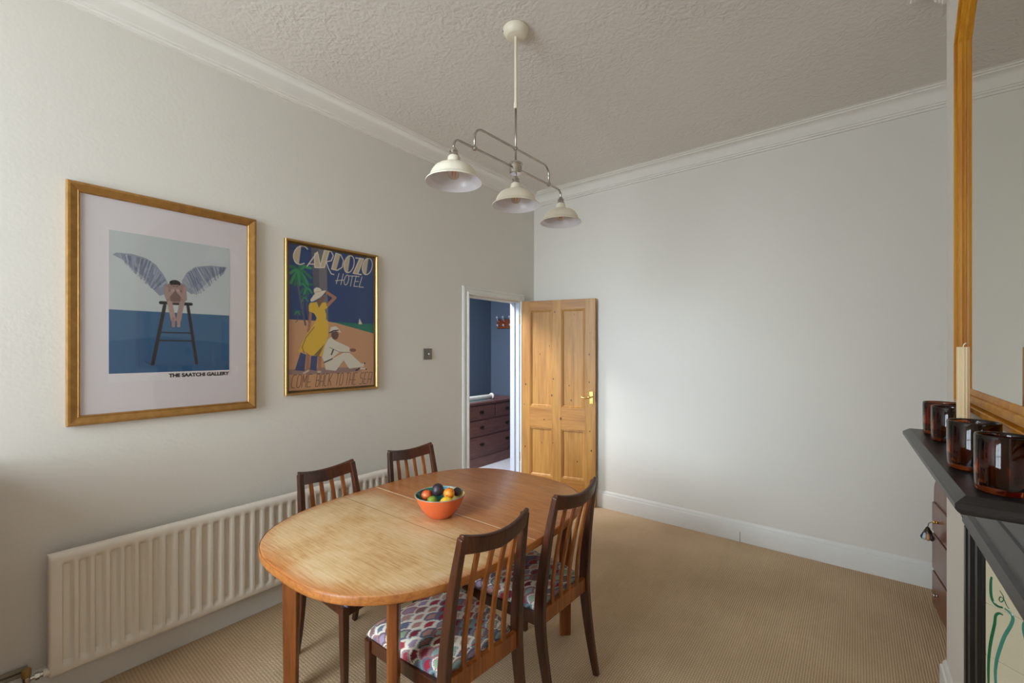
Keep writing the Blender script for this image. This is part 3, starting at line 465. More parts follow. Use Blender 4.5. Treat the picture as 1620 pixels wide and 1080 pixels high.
# ------------------------------------------------------------------ radiator
rad = empty('radiator', (0,-2.67,.14), label='long white ribbed panel radiator on left wall under the pictures', cat='radiator')
Y0, Y1, RH = -3.510+2.67, -1.836+2.67, .50
pitch = .0488; nfl = int((Y1-Y0-.05)/pitch); off = ((Y1-Y0)-nfl*pitch)/2
ys = [Y0, Y0]; 
cols = [(Y0,.060),(Y0,.082),(Y0+.004,.090),(Y0+.010,.092)]
for i in range(nfl):
    a = Y0+off+i*pitch
    cols += [(a+.004,.092,0),(a+.008,.0915,1),(a+.013,.074,1),(a+.016,.0725,1),(a+.031,.0725,1),(a+.034,.074,1),(a+.044,.0915,1),(a+.047,.092,0)]
cols += [(Y1-.010,.092),(Y1-.004,.090),(Y1,.082),(Y1,.060)]
zr = [(0,0),(.012,0),(.030,0),(.040,.3),(.050,1),(.25,1),(.445,1),(.455,.3),(.465,0),(.480,0)]
b = bmesh.new()
rings = []
def radrow(z, f, push=0, out=0):
    row = []
    for c in cols:
        d = c[1]
        if len(c) == 3 and c[2]: d = .092-(.092-d)*f
        row.append((d-push, c[0], z))
    return row
rings.append(radrow(0,0,.012)); rings.append(radrow(.004,0,.003))
for z, f in zr[1:]: rings.append(radrow(z,f))
rings += [radrow(.490,0,.003), radrow(.497,0,.010), radrow(.500,0,.022), radrow(.500,0,.03)]
loft(b, rings, False, False)
bm_obj('front_panel', b, M_rad, rad, auto=50)
bm_obj('back_panel', boxes((.036,Y0+.01,.01,.060,Y1-.01,.492)), M_rad, rad)
for yy in (Y0+.2, Y1-.24): bm_obj('wall_bracket', boxes((.0005,yy,.05,.036,yy+.04,.42)), M_rad, rad)
b = bmesh.new(); tube(b, [(.075,Y0+.012,.028),(.075,Y0-.012,.028),(.075,Y0-.012,.028)][:2], .016, 16)
bm_obj('end_boss', b, M_rad, rad, auto=40)
valve = empty('radiator_valve', (.075,-3.5226,.168), label='chrome radiator valve with wooden-brown cap at near end of radiator', cat='valve')
b = bmesh.new(); tube(b, [(0,0,0),(0,-.012,0)], .010); tube(b, [(0,-.010,0),(0,-.022,0)], .014, 6); tube(b, [(0,-.02,0),(0,-.045,0)], .0075); tube(b, [(0,-.045,-.012),(0,-.045,.014)], .012)
bm_obj('valve_body', b, M_chrome, valve, auto=40)
b = bmesh.new(); lathe(b, [(.013,.012),(.014,.018),(.014,.040),(.012,.044)], (0,-.045,0), 16, True, True)
bm_obj('valve_cap', b, plain('ochre_plastic', (150,116,60), .5), valve, auto=40)
b = bmesh.new(); tube(b, [(0,-.045,-.01),(0,-.045,-.166)], .0075)
bm_obj('valve_tail_pipe', b, M_chrome, valve, auto=40)
b = bmesh.new(); tube(b, [(.012,-3.56,.186),(.012,-4.9,.186)], .009); tube(b, [(.012,-3.56,.166),(.012,-4.9,.166)], .009)
tag(bm_obj('heating_pipe', b, plain('painted_pipe', (168,156,136), .5), None, smooth=True), 'painted pipes running along left wall beyond the radiator valve', 'pipe')

# ------------------------------------------------------------------ dining table
TX, TY, TZ = 1.112, -2.318, .72
table = empty('dining_table', (TX,TY,0), label='oval extending teak dining table with worn pale top and rectangular legs', cat='table')
def outline(a, b_, n, k=96):
    out = []
    for i in range(k):
        t = 2*PI*i/k; c, s = math.cos(t), math.sin(t)
        out.append((a*math.copysign(abs(c)**(2/n), c), b_*math.copysign(abs(s)**(2/n), s)))
    return out
TA, TB, TN = .545, .735, 2.75
bm = bmesh.new()
rings = []
for ins, z in ((.012,TZ-.032),(.003,TZ-.030),(0,TZ-.024),(0,TZ-.006),(.002,TZ-.002),(.006,TZ)):
    rings.append([(x,y,z) for x, y in outline(TA-ins, TB-ins, TN)])
loft(bm, rings)
tm = NT('worn_teak_top')
v = tm.coord('Object', (.05,1,1)); fine = tm.noise(v, 150, 5, .65, .2); med = tm.noise(tm.coord('Object', (.12,1,1)), 22, 4, .6, .6)
blot = tm.noise(tm.coord(), 4.5, 5, .6, .4)
sx = tm.n('ShaderNodeSeparateXYZ'); tc = tm.n('ShaderNodeTexCoord'); tm.l(tc.outputs['Object'], sx.inputs[0])
orange = tm.ramp(tm.math('ADD', tm.math('MULTIPLY', fine, .6), tm.math('MULTIPLY', med, .4)), [(.34, lin((152,80,26))), (.52, lin((192,112,46))), (.68, lin((212,142,76)))])
pale = tm.ramp(tm.math('ADD', tm.math('MULTIPLY', fine, .5), tm.math('MULTIPLY', blot, .5)), [(.34, lin((178,124,68))), (.47, lin((206,166,114))), (.62, lin((220,190,148)))])
# wear: strongest on the near half of the top, away from the rim
near = tm.math('MULTIPLY', tm.math('SUBTRACT', -.01, sx.outputs[1]), 5.0)
edge = tm.math('SUBTRACT', 1.0, tm.math('ADD', tm.math('POWER', tm.math('ABSOLUTE', tm.math('DIVIDE', sx.outputs[0], TA)), 3.2), tm.math('POWER', tm.math('ABSOLUTE', tm.math('DIVIDE', sx.outputs[1], TB)), 3.2)))
w1 = tm.n('ShaderNodeClamp'); tm.l(near, w1.inputs[0]); w2 = tm.n('ShaderNodeClamp'); tm.l(tm.math('MULTIPLY', edge, 2.6), w2.inputs[0])
wear = tm.math('MULTIPLY', tm.math('MULTIPLY', tm.math('ADD', tm.math('MULTIPLY', w1.outputs[0], .85), .15), w2.outputs[0]), tm.math('MULTIPLY', tm.math('ADD', tm.math('MULTIPLY', blot, .8), tm.math('MULTIPLY', fine, .8)), 1.5))
w3 = tm.n('ShaderNodeClamp'); tm.l(wear, w3.inputs[0])
tm.set(Base_Color=tm.mix(w3.outputs[0], orange, pale), Roughness=tm.ramp(w3.outputs[0], [(0,(.34,)*3),(1,(.5,)*3)]), Coat_Weight=.12, Coat_Roughness=.25)
tm.bump(fine, .08, .002)
top = bm_obj('tabletop', bm, tm.m, table, auto=40)
edge_m = wood('teak_edge_banding', (150,86,36), (196,126,62), 1, .4)
# edge banding: a thin lipping around the rim
bm = bmesh.new(); rr_ = []
for ins, z in ((.004,TZ-.0315),(-.001,TZ-.0295),(-.0022,TZ-.024),(-.0022,TZ-.006),(-.0005,TZ-.0018)):
    rr_.append([(x,y,z) for x, y in outline(TA-ins, TB-ins, TN)])
loft(bm, rr_, True, False); bm_obj('edge_banding', bm, edge_m, table, smooth=True)
# the seams of the leaves
pale_m = plain('pale_seam', (226,204,168), .6); dark_m = plain('dark_seam', (120,70,34), .6)
def seam(y, m, w, dz=.0003):
    xm = TA*(1-abs(y/TB)**TN)**(1/TN)-.006
    return bm_obj('leaf_seam', boxes((-xm,y-w/2,TZ-.004,xm,y+w/2,TZ+dz)), m, table)
seam(.008, pale_m, .0035); seam(-.19, dark_m, .0022, .0002)
AX, AY = .345, .52
bm = boxes((-AX,-AY,TZ-.095,-AX+.02,AY,TZ-.033),(AX-.02,-AY,TZ-.095,AX,AY,TZ-.033),(-AX,-AY,TZ-.095,AX,-AY+.02,TZ-.033),(-AX,AY-.02,TZ-.095,AX,AY,TZ-.033))
bm_obj('apron', bm, M_leg, table)
for sx_, sy_ in ((-1,-1),(1,-1),(1,1),(-1,1)):
    cx, cy = sx_*.357, sy_*.533
    bm = bmesh.new(); e1 = Vector((sx_,sy_,0)).normalized()*.033; e2 = Vector((-sx_*1.0,sy_*1.0,0)).normalized()*.019
    loft(bm, [[(cx+a*e1.x*s_+b_*e2.x*s_,cy+a*e1.y*s_+b_*e2.y*s_,z) for a, b_ in ((-1,-1),(1,-1),(1,1),(-1,1))] for z, s_ in ((0,.85),(TZ-.1,1),(TZ-.033,1))])
    bm_obj('leg', bm, M_leg, table, bevel=.008, seg=3)

# ------------------------------------------------------------------ dining chairs
def build_chair():
    t = empty('dining_chair')
    SH = .415   # top of the seat rails
    def bar(bm, P, W, D, ax=(0,1,0)):
        """rectangular section bar along P; W along ax, D across"""
        rings = []; ax = Vector(ax); P = [Vector(p) for p in P]
        for i, p in enumerate(P):
            a = P[max(i-1,0)]; c = P[min(i+1,len(P)-1)]; T = (c-a).normalized(); u = (ax-T*ax.dot(T)).normalized(); v = T.cross(u)
            w = W[i] if isinstance(W, list) else W; d = D[i] if isinstance(D, list) else D
            rings.append([p-u*w/2-v*d/2, p+u*w/2-v*d/2, p+u*w/2+v*d/2, p-u*w/2+v*d/2])
        loft(bm, rings)
    # rear posts: curved, front of chair is +x
    for s in (-1, 1):
        bm = bmesh.new()
        P = smooth_path([(-.266,s*.168,0),(-.236,s*.170,.14),(-.210,s*.173,.30),(-.202,s*.173,.42),(-.212,s*.168,.56),(-.233,s*.160,.72),(-.264,s*.149,.890)], 4)
        n = len(P); W = [.022+.006*min(1, i/(n*.5)) for i in range(n)]; D = [.026+.020*math.sin(PI*min(1, i/(n-1)*1.05)) for i in range(n)]
        bar(bm, P, W, D); bm_obj('rear_leg', bm, M_chairwood, t, bevel=.005, seg=3)
        bm = bmesh.new(); bar(bm, [(.178,s*.206,0),(.180,s*.210,.2),(.180,s*.212,SH-.004)], [.024,.030,.034], [.024,.030,.034])
        bm_obj('front_leg', bm, M_chairwood, t, bevel=.004)
        bm = bmesh.new(); bar(bm, [(-.197,s*.173,SH-.028),(.170,s*.208,SH-.028)], .020, .050); bm_obj('side_rail', bm, M_chairwood, t, bevel=.003)
    bm = bmesh.new(); bar(bm, [(.182,-.20,SH-.028),(.182,.20,SH-.028)], .020, .050, (1,0,0)); bm_obj('front_rail', bm, M_chairwood, t, bevel=.003)
    bm = bmesh.new(); bar(bm, [(-.203,-.17,SH-.020),(-.203,.17,SH-.020)], .020, .062, (1,0,0)); bm_obj('rear_rail', bm, M_slat, t, bevel=.003)
    # crest rail: curves backwards between the posts, deeper in the middle of its lower edge
    bm = bmesh.new(); rings = []; N = 16
    for i in range(N+1):
        u = -1+2*i/N; y = u*.158; sag = .030*(1-u*u)
        zt = .904-.024*(1-u*u); zb = .838-.016*(1-abs(u))-.004*(1-u*u)
        xc = lambda z: -.264-sag+(.890-z)*.20
        th = .011
        rings.append([(xc(zb)-th,y,zb),(xc(zb)+th,y,zb),(xc(zt)+th*.9,y,zt-.003),(xc(zt)+th*.3,y,zt),(xc(zt)-th*.6,y,zt),(xc(zt)-th,y,zt-.005)])
    loft(bm, rings); bm_obj('crest_rail', bm, M_chairwood, t, bevel=.004, seg=2, auto=40)
    for k in range(4):
        u = (-.6, -.2, .2, .6)[k]
        yt, yb_ = u*.150, u*.158
        sag = .030*(1-u*u); xt = -.264-sag+(.890-.85)*.20
        bm = bmesh.new()
        P = smooth_path([(-.208,yb_,SH+.005),(-.211,yb_,.52),(-.230-sag*.5,(yt+yb_)/2,.70),(xt,yt,.852)], 4)
        bar(bm, P, .019, .011); bm_obj('back_slat', bm, M_slat, t, bevel=.002)
    # patterned cushion
    n = 150
    s = np.linspace(-1, 1, n); s = np.sin(s*PI/2*.999); U, V = np.meshgrid(s, s)
    hw = .224-(1-V)/2*.052
    X = -.190+(V+1)/2*.404; Y = U*hw
    r = (np.abs(U)**7+np.abs(V)**7)
    shrink = 1-.045*np.clip((U**2)*(V**2), 0, 1); X = .02+(X-.02)*shrink; Y = Y*shrink
    H = .046*np.clip(1-np.abs(U)**9, 0, 1)**.45*np.clip(1-np.abs(V)**9, 0, 1)**.45*(1+.12*(1-U*U)*(1-V*V))
    Z = SH-.004+H
    P = np.stack([X, Y, Z], -1)
    # pattern: offset rows of scallops with concentric bands
    drop = .046-np.clip(H, 0, .046)
    px = X+np.sign(V)*drop*(np.abs(V) > .9)*1.0; py = Y+np.sign(U)*drop*(np.abs(U) > .9)*1.0
    C = np.zeros(X.shape+(3,)); 
    CW, RH_ = .066, .0325; Rr = .0378
    pal = [lin(c) for c in [(158,30,52),(160,186,180),(190,144,134),(110,118,140),(146,172,142),(48,60,62),(166,144,166),(168,50,62),(186,134,124),(138,100,92),(124,34,52),(200,164,152)]]
    ring = [lin(c) for c in [(236,228,212),(236,228,212),(236,228,212),(236,228,212),(130,154,158),(172,124,126),(108,108,126),(132,96,100),(226,218,202)]]
    done = np.zeros(X.shape, bool); bnd = np.full(X.shape, 1.0)
    rp = random.Random(11)
    cols_ = {}
    for j in range(-12, 14):
        for i in range(-7, 8):
            cx = j*RH_; cy = (i+.5*(j % 2))*CW
            d = np.hypot((px-cx), (py-cy)*1.0)
            m = (d < Rr) & ~done
            if m.any():
                a = rp.choice(ring); b_ = rp.choice(pal); c_ = rp.choice(pal[:9])
                q = np.minimum(Rr-d, bnd)
                col = np.where((q < .0052)[..., None], np.array(a), np.where((q < .0090)[..., None], np.array(c_ if rp.random() < .35 else a)*.92, np.array(b_)))
                if rp.random() < .5: col = np.where(((q >= .0052) & (q < .0084))[..., None], np.array(ring[rp.randrange(4, 8)]), col)
                C[m] = col[m]
        # after the row is complete, mark it and update distance to covering edges
        for i in range(-7, 8):
            cx = j*RH_; cy = (i+.5*(j % 2))*CW
            d = np.hypot((px-cx), (py-cy)); done |= d < Rr; bnd = np.minimum(bnd, np.where(d >= Rr, d-Rr, 0))
        bnd = np.where(done, 1.0, bnd)
    grid_mesh('seat_cushion', P, C, attr_mat('scalloped_fabric', .85, bump=(300,.25)), t, True)
    bm_obj('seat_base', boxes((-.18,-.160,SH-.02,.17,.160,SH-.002)), plain('seat_webbing', (60,50,44), .9), t)
    return t
SEAT_LABELS = [
 ('teak slat-back dining chair nearest the camera, its back in front of the table', (1.702,-2.607), 180-4.1, 1),
 ('teak slat-back dining chair on the open carpet side, farther one toward the pine door', (1.723,-2.108), 180-1.9, 1),
 ('teak slat-back dining chair between table and radiator, directly under the poster', (.514,-2.557), 4.4, .976),
 ('teak slat-back dining chair between table and radiator, at its far end near the doorway', (.499,-2.009), -5.1, .976)]
chair0 = build_chair()
for i, (lab, (tx, ty), ang, sc_) in enumerate(SEAT_LABELS):
    c = chair0 if i == 0 else copy_tree(chair0)
    a = math.radians(ang)
    c.location = (tx+.266*sc_*math.cos(a), ty+.266*sc_*math.sin(a), 0); c.rotation_euler = (0,0,a); c.scale = (sc_,sc_,sc_)
    tag(c, lab, 'chair', 'dining chairs around the table')

# ------------------------------------------------------------------ fruit bowl
BX, BYY = 1.168, -2.375
bowl = empty('fruit_bowl', (BX,BYY,TZ+.0004), label='orange bowl with green and yellow inside, full of fruit on the table', cat='bowl')
b = bmesh.new(); lathe(b, [(.044,0),(.048,.001),(.056,.006),(.074,.024),(.090,.046),(.103,.072),(.113,.100)], n=48, cap0=True)
bm_obj('bowl_outside', b, plain('terracotta_orange_glaze', (214,96,50), .25, var=.04, Coat_Weight=.4), bowl, smooth=True)
b = bmesh.new(); lathe(b, [(.113,.100),(.1125,.1025),(.110,.1025),(.108,.100)], n=48)
bm_obj('bowl_rim', b, plain('grey_green_rim_glaze', (150,158,140), .3), bowl, smooth=True)
im = NT('painted_bowl_inside'); g = im.n('ShaderNodeTexGradient', gradient_type='RADIAL'); im.l(im.coord(), g.inputs[0])
im.set(Base_Color=im.ramp(g.outputs[0], [(0,lin((36,100,74))),(.2,lin((30,84,62))),(.40,lin((60,120,60))),(.50,lin((228,140,50))),(.64,lin((236,176,70))),(.76,lin((240,218,130))),(.84,lin((50,130,160))),(.92,lin((36,120,90)))]), Roughness=.25)
b = bmesh.new(); lathe(b, [(.108,.100),(.096,.072),(.072,.040),(.045,.012),(.001,.009)], n=48)
bi = bm_obj('bowl_inside', b, im.m, bowl, smooth=True)
rv = Vector((math.cos(.6692), math.sin(.6692), 0)); fv = Vector((-math.sin(.6692), math.cos(.6692), 0))
def skin(name, c1, c2, scale=30, rough=.35, bump=.2, bs=250):
    m = NT(name); v = m.coord(); f = m.noise(v, scale, 3)
    m.set(Base_Color=m.ramp(f, [(.35, lin(c1)), (.65, lin(c2))]), Roughness=rough); m.bump(m.noise(v, bs, 2), bump, .001); return m.m
def fruit(name, r, dx, dy, z, mat, lab, cat, sx=1, sz=1, tip=0, stem=True, rz=0):
    b = bmesh.new(); pr = []
    for i in range(17):
        t = -PI/2+PI*i/16; rr = r*math.cos(t)*(1-.06*tip*math.sin(t)); zz = r*sz*math.sin(t)
        if tip > 1 and abs(math.sin(t)) > .9: zz *= 1.08
        if tip == 0 and t > 1.2: zz -= r*.06*(t-1.2)/.37
        pr.append((rr, zz))
    lathe(b, pr, n=24)
    if sx != 1:
        bmesh.ops.rotate(b, verts=b.verts, matrix=Matrix.Rotation(PI/2,3,'Y')); bmesh.ops.rotate(b, verts=b.verts, matrix=Matrix.Rotation(rz,3,'Z'))
    o = bm_obj(name, b, mat, None, smooth=True); p = Vector((BX,BYY,0))+rv*dx+fv*dy; o.location = (p.x,p.y,z)
    tag(o, lab, cat)
    if stem:
        s = bmesh.new(); lathe(s, [(.0022,0),(.0016,.004)], (0,0,r*sz*.93), 8, True, True)
        bm_obj('stem_end', s, plain('brown_stem', (86,66,40), .8), o)
    return o
M_nect = skin('nectarine_skin', (190,48,34), (230,120,56), 25); M_oran = skin('orange_peel', (222,120,24), (240,150,44), 60, .4, .5); M_plum = skin('dark_plum_skin', (36,30,40), (58,48,56), 20, .4)
M_lime = skin('lime_peel', (104,140,40), (160,180,60), 30); M_lem = skin('lemon_peel', (222,168,30), (240,196,60), 40, .35, .4)
fruit('nectarine', .0255, -.061, .004, .812, M_nect, 'red and yellow nectarine at the left of the fruit bowl', 'nectarine')
fruit('avocado', .0285, -.013, .016, .834, M_plum, 'round black avocado on top of the fruit', 'avocado', sz=1.02, tip=.8)
fruit('orange', .0255, .040, .002, .822, M_oran, 'orange resting high at the right of the fruit bowl', 'orange')
fruit('plum', .0200, .073, .036, .818, M_plum, 'dark plum behind the orange at the right inside the bowl', 'plum')
fruit('lime', .0225, -.030, -.040, .801, M_lime, 'green lime at front of the fruit bowl', 'lime')
fruit('clementine', .0180, .007, -.018, .777, M_oran, 'small orange clementine between the lime and the lemon', 'clementine')
fruit('lemon', .0235, .038, -.046, .800, M_lem, 'yellow lemon at front right of the fruit bowl', 'lemon', sx=2, sz=1.2, tip=2, rz=.7)
fruit('nectarine', .0160, -.061, -.027, .784, M_nect, 'red nectarine low at front left, under the larger nectarine', 'nectarine')

# ------------------------------------------------------------------ pendant light
PX, PY = 1.325, -2.016
pen = empty('pendant_light', (PX,PY,ZC), label='cream and chrome three-shade bar pendant light hanging from ceiling', cat='ceiling light')
def Lz(z): return z-ZC
b = bmesh.new(); lathe(b, [(.060,0),(.063,-.003),(.063,-.014),(.060,-.024),(.046,-.040),(.044,-.041),(.001,-.041)], n=40)
rose = bm_obj('ceiling_rose', b, M_cream, pen, auto=28)
b = bmesh.new(); tube(b, [(-.045,-.040,-.014),(-.049,-.044,-.0145)], .003); bm_obj('screw', b, M_black, rose)
b = bmesh.new(); tube(b, [(0,0,-.04),(0,0,Lz(2.70))], .0075); lathe(b, [(.009,0),(.010,-.004),(.010,-.026),(.009,-.030)], (0,0,Lz(2.705)), 20, True, True)
bm_obj('upper_rod', b, M_cream, pen, auto=40)
b = bmesh.new(); tube(b, [(0,0,Lz(2.69)),(0,0,Lz(2.42))], .0050); bm_obj('lower_rod', b, M_chrome, pen, smooth=True)
ZU, ZL = Lz(2.475), Lz(2.378)
def ball(bm, c, r): lathe(bm, [(r*math.cos(-PI/2+PI*i/10), r*math.sin(-PI/2+PI*i/10)) for i in range(11)], c, 16)
pts = []
def arcpts(cy, cz, r, a0, a1, n=8): return [(0, cy+r*math.cos(math.radians(a0+(a1-a0)*i/n)), cz+r*math.sin(math.radians(a0+(a1-a0)*i/n))) for i in range(n+1)]
TILT = .026
def tilt(P): return [(p[0], p[1], p[2]+TILT*p[1]) for p in P]
up = [(0,-.297,ZL)]+arcpts(-.297+.05, ZU-.05, .05, 180, 90)+arcpts(.297-.05, ZU-.05, .05, 90, 0)+[(0,.297,ZL)]
b = bmesh.new(); tube(b, tilt(up), .0052, 10); bm_obj('upper_arm', b, M_chrome, pen, smooth=True)
low = [(0,-.425,Lz(2.335))]+arcpts(-.425+.032, ZL-.032, .032, 180, 90, 6)+arcpts(.42-.032, ZL-.032, .032, 90, 0, 6)+[(0,.42,Lz(2.335))]
b = bmesh.new(); tube(b, tilt(low), .0052, 10); bm_obj('lower_arm', b, M_chrome, pen, smooth=True)
for y, z in ((0,ZU),(-.297,ZL),(.297,ZL)):
    b = bmesh.new(); ball(b, (0,y,z+TILT*y), .012); bm_obj('ball_joint', b, M_chrome, pen, smooth=True)
b = bmesh.new(); lathe(b, [(.001,.026),(.031,.026),(.034,.022),(.034,.016),(.031,.013),(.031,-.024),(.027,-.028),(.001,-.028)], (0,0,ZL), 32); bm_obj('centre_hub', b, M_chrome, pen, auto=40)
b = bmesh.new(); tube(b, [(0,0,ZL-.02),(0,0,Lz(2.335))], .0045); bm_obj('centre_stem', b, M_chrome, pen, smooth=True)
M_bulb = NT('clear_bulb_glass'); M_bulb.set(Base_Color=(1.0,.93,.84), Roughness=.02, Transmission_Weight=1.0, IOR=1.2); M_bulb = M_bulb.m
for y in (-.425, 0, .42):
    zt = Lz(2.334)+TILT*y
    b = bmesh.new(); lathe(b, [(.0055,.006),(.010,.002),(.011,-.005),(.018,-.009),(.0185,-.014),(.016,-.016),(.019,-.027),(.0225,-.031),(.0225,-.034),(.001,-.035)], (0,y,zt), 24); bm_obj('lamp_holder', b, M_chrome, pen, auto=40)
    out = [(.022,-.033),(.025,-.036),(.028,-.056),(.032,-.063),(.048,-.067),(.066,-.074),(.082,-.085),(.093,-.100),(.099,-.115),(.1005,-.122),(.1035,-.127),(.1150,-.136),(.1172,-.1375),(.1185,-.1400),(.1178,-.1425)]
    b = bmesh.new(); lathe(b, out, (0,y,zt), 48); sh = bm_obj('lamp_shade', b, M_cream, pen, smooth=True)
    inn = [(.1178,-.1425),(.1150,-.1395),(.1005,-.1295),(.0975,-.123),(.0955,-.115),(.0900,-.102),(.0795,-.088),(.064,-.0775),(.047,-.0705),(.029,-.0665),(.001,-.065)]
    b = bmesh.new(); lathe(b, inn, (0,y,zt), 48); so = bm_obj('shade_lining', b, M_shadein, sh, smooth=True); so['label'] = 'white inside of shade'
    b = bmesh.new(); lathe(b, [(.013,-.067),(.013,-.082),(.020,-.096),(.0230,-.108),(.021,-.120),(.012,-.128),(.001,-.130)], (0,y,zt), 24); bm_obj('bulb', b, M_bulb, sh, smooth=True)
    b = bmesh.new()
    for k in range(4): tube(b, [(.005*math.cos(k*PI/2),y+.005*math.sin(k*PI/2),zt-.082),(.008*math.cos(k*PI/2),y+.008*math.sin(k*PI/2),zt-.114)], .0012, 6)
    bm_obj('filament', b, plain('amber_filament', (224,150,60), .4), sh)

# ------------------------------------------------------------------ fireplace surround
SZ = 1.20
fp = empty('fireplace_surround', (XB,-2.09,0), label='dark iron and wood fireplace surround with mantel shelf on chimney breast', cat='fireplace')
def FL(x, y, z): return (x-XB+(max(0,-1.636-y)*.0186 if x < 2.94 else 0), y+2.09, z)
def fbox(*L):
    bm = bmesh.new()
    for x0,y0,z0,x1,y1,z1 in L: box(bm, x0-XB,y0+2.09,z0,x1-XB,y1+2.09,z1)
    return bm
# shelf with a moulded edge
SXF, SY1, SY0 = 2.784, -1.632, -2.552
bm = bmesh.new(); rg = []
for ins, z in ((.026,SZ-.040),(.010,SZ-.036),(.004,SZ-.030),(0,SZ-.024),(0,SZ-.014),(.004,SZ-.011),(.006,SZ-.009),(.016,SZ-.001),(.018,SZ)):
    rg.append([FL(SXF+ins,SY0+ins,z),FL(XB-.0005,SY0+ins,z),FL(XB-.0005,SY1-ins,z),FL(SXF+ins,SY1-ins,z)])
loft(bm, rg); bm_obj('mantel_shelf', bm, M_shelf, fp)
# frieze: raking mouldings stepping out under the shelf
prof = [(2.9265,.915),(2.9265,.935),(2.922,.940),(2.922,.958),(2.917,.962),(2.917,.968),(2.912,.972),(2.912,.985),(2.921,.992),(2.921,1.058),(2.909,1.068),(2.909,1.078),(2.900,1.086),(2.900,1.096),(2.904,1.100),(2.904,1.1595),(XB-.0005,1.1595),(XB-.0005,.915)]
bm = bmesh.new(); prism(bm, [(x-XB, z) for x, z in prof], -2.52+2.09, -1.685+2.09, 'y'); bm_obj('frieze', bm, M_black, fp)
# diamond ornament on the frieze and little end bracket
bm = bmesh.new(); yc, zc = -2.44+2.09, 1.025
loft(bm, [[(2.921-XB,yc-.05,zc),(2.921-XB,yc,zc-.03),(2.921-XB,yc+.05,zc),(2.921-XB,yc,zc+.03)],[(2.914-XB,yc-.02,zc),(2.914-XB,yc,zc-.01),(2.914-XB,yc+.02,zc),(2.914-XB,yc,zc+.01)]]); bm_obj('frieze_ornament', bm, M_black, fp)
# pilasters, stepped towards the opening
def pil(name, ya, sgn):
    steps = [(0,.022,2.930),(.022,.034,2.938),(.034,.060,2.924),(.060,.072,2.934),(.072,.10,2.928),(.10,.118,2.940),(.118,.15,2.936),(.15,.172,2.945)]
    L = []
    for a, b_, x in steps:
        y0, y1 = sorted((ya-sgn*a, ya-sgn*b_)); L.append((x,y0,0,XB-.0003,y1,.915))
    return bm_obj(name, fbox(*L), M_black, fp)
pil('pilaster', -1.70, 1); pil('pilaster', -2.50, -1)
for yy in (-1.70,):
    bm = bmesh.new(); P = [(2.890,1.150),(2.888,1.130),(2.892,1.115),(2.896,1.085),(2.900,1.05),(2.908,1.02),(2.918,1.0),(2.912,.985),(2.918,.965),(2.924,.93),(2.94,.92),(2.94,1.15)]
    prism(bm, [(x-XB, z) for x, z in P], yy+2.09-.005, yy+2.09+.022, 'y'); bm_obj('bracket', bm, M_black, fp, bevel=.003)
# splayed tile cheek
def cheek(sgn, y0):
    D = Vector((.73,-.684*sgn,0)); N = Vector((-.684,-.73*sgn,0))
    tp = M_tile
    O = Vector((2.948-XB, y0+2.09, 0))
    def pt(s, z, d=0): q = O+D*s+N*d; return (q.x, q.y, z)
    for k in range(7):
        z0 = -.01+k*.15+.0008-.001 if k else .0; z1 = (k+1)*.15-.0108
        z1 = min(z1, .914)
        if z0 >= z1: continue
        bm = bmesh.new()
        loft(bm, [[pt(.002,z0,-.010),pt(.150,z0,-.010),pt(.150,z1,-.010),pt(.002,z1,-.010)],[pt(.002,z0,0),pt(.150,z0,0),pt(.150,z1,0),pt(.002,z1,0)]])
        bm_obj('tile', bm, tp, fp, bevel=.001)
    return pt
M_tile = plain('cream_glazed_tile', (216,206,176), .15, var=.02, vscale=6, Coat_Weight=.4)
M_tg = plain('green_glaze', (34,110,70), .15); M_teal = plain('teal_glaze', (70,140,122), .15); M_fl = plain('maroon_glaze', (130,50,40), .2)
pt = cheek(1, -1.87); pt2 = cheek(-1, -2.33)
TC = {'a': [(.0170,.8226),(.0149,.8039),(.0156,.769),(.022,.7507),(.0325,.7459),(.0428,.7489)], 'b': [(.0462,.7483),(.058,.7438),(.0647,.7329),(.0597,.7086),(.0462,.6701),(.036,.6288),(.029,.5935),(.0255,.5561),(.0262,.5217),(.03,.44)], 'c': [(.0428,.7274),(.0342,.7274),(.0262,.716),(.0237,.6905),(.0166,.6464),(.012,.6081),(.0095,.5621),(.0095,.509),(.012,.44)], 's': [(.0353,.793),(.0428,.7821),(.0442,.7721),(.0387,.762),(.0339,.7662),(.0373,.776),(.0449,.7725),(.0503,.7606),(.0564,.7526)], 'r': [(.13,.8226),(.132,.79),(.125,.76),(.105,.75),(.09,.735),(.0874,.7177),(.0905,.6948),(.100,.66),(.115,.60),(.12,.5)]}
def strip(bm, P, w, f):
    S = smooth_path([(s, z, 0) for s, z in P], 5); n = len(S)
    a = []; c = []
    for i, p in enumerate(S):
        q0 = S[max(i-1,0)]; q1 = S[min(i+1,n-1)]; t = (q1-q0).normalized(); nn = Vector((-t.y,t.x,0)); ww = w*(.35+.65*math.sin(PI*(i+.6)/(n+.2))**.5)
        a.append((p+nn*ww/2)); c.append((p-nn*ww/2))
    loft(bm, [[f(u.x,u.y,.0001),f(v.x,v.y,.0001),f(v.x*.7+u.x*.3,v.y*.7+u.y*.3,.0012),f(v.x*.3+u.x*.7,v.y*.3+u.y*.7,.0012)] for u, v in zip(a, c)])
for f in (pt, pt2):
    for key, w, m in (('a',.0075,M_tg),('b',.0085,M_teal),('c',.0075,M_tg),('s',.0028,M_tg),('r',.008,M_teal)):
        bm = bmesh.new(); strip(bm, TC[key], w, f); bm_obj('tile_decoration', bm, m, fp)
    bm = bmesh.new(); strip(bm, [(.04,.50),(.05,.535),(.062,.52)], .010, f); strip(bm, [(.062,.50),(.07,.54),(.08,.515)], .009, f); bm_obj('tile_decoration', bm, M_fl, fp)
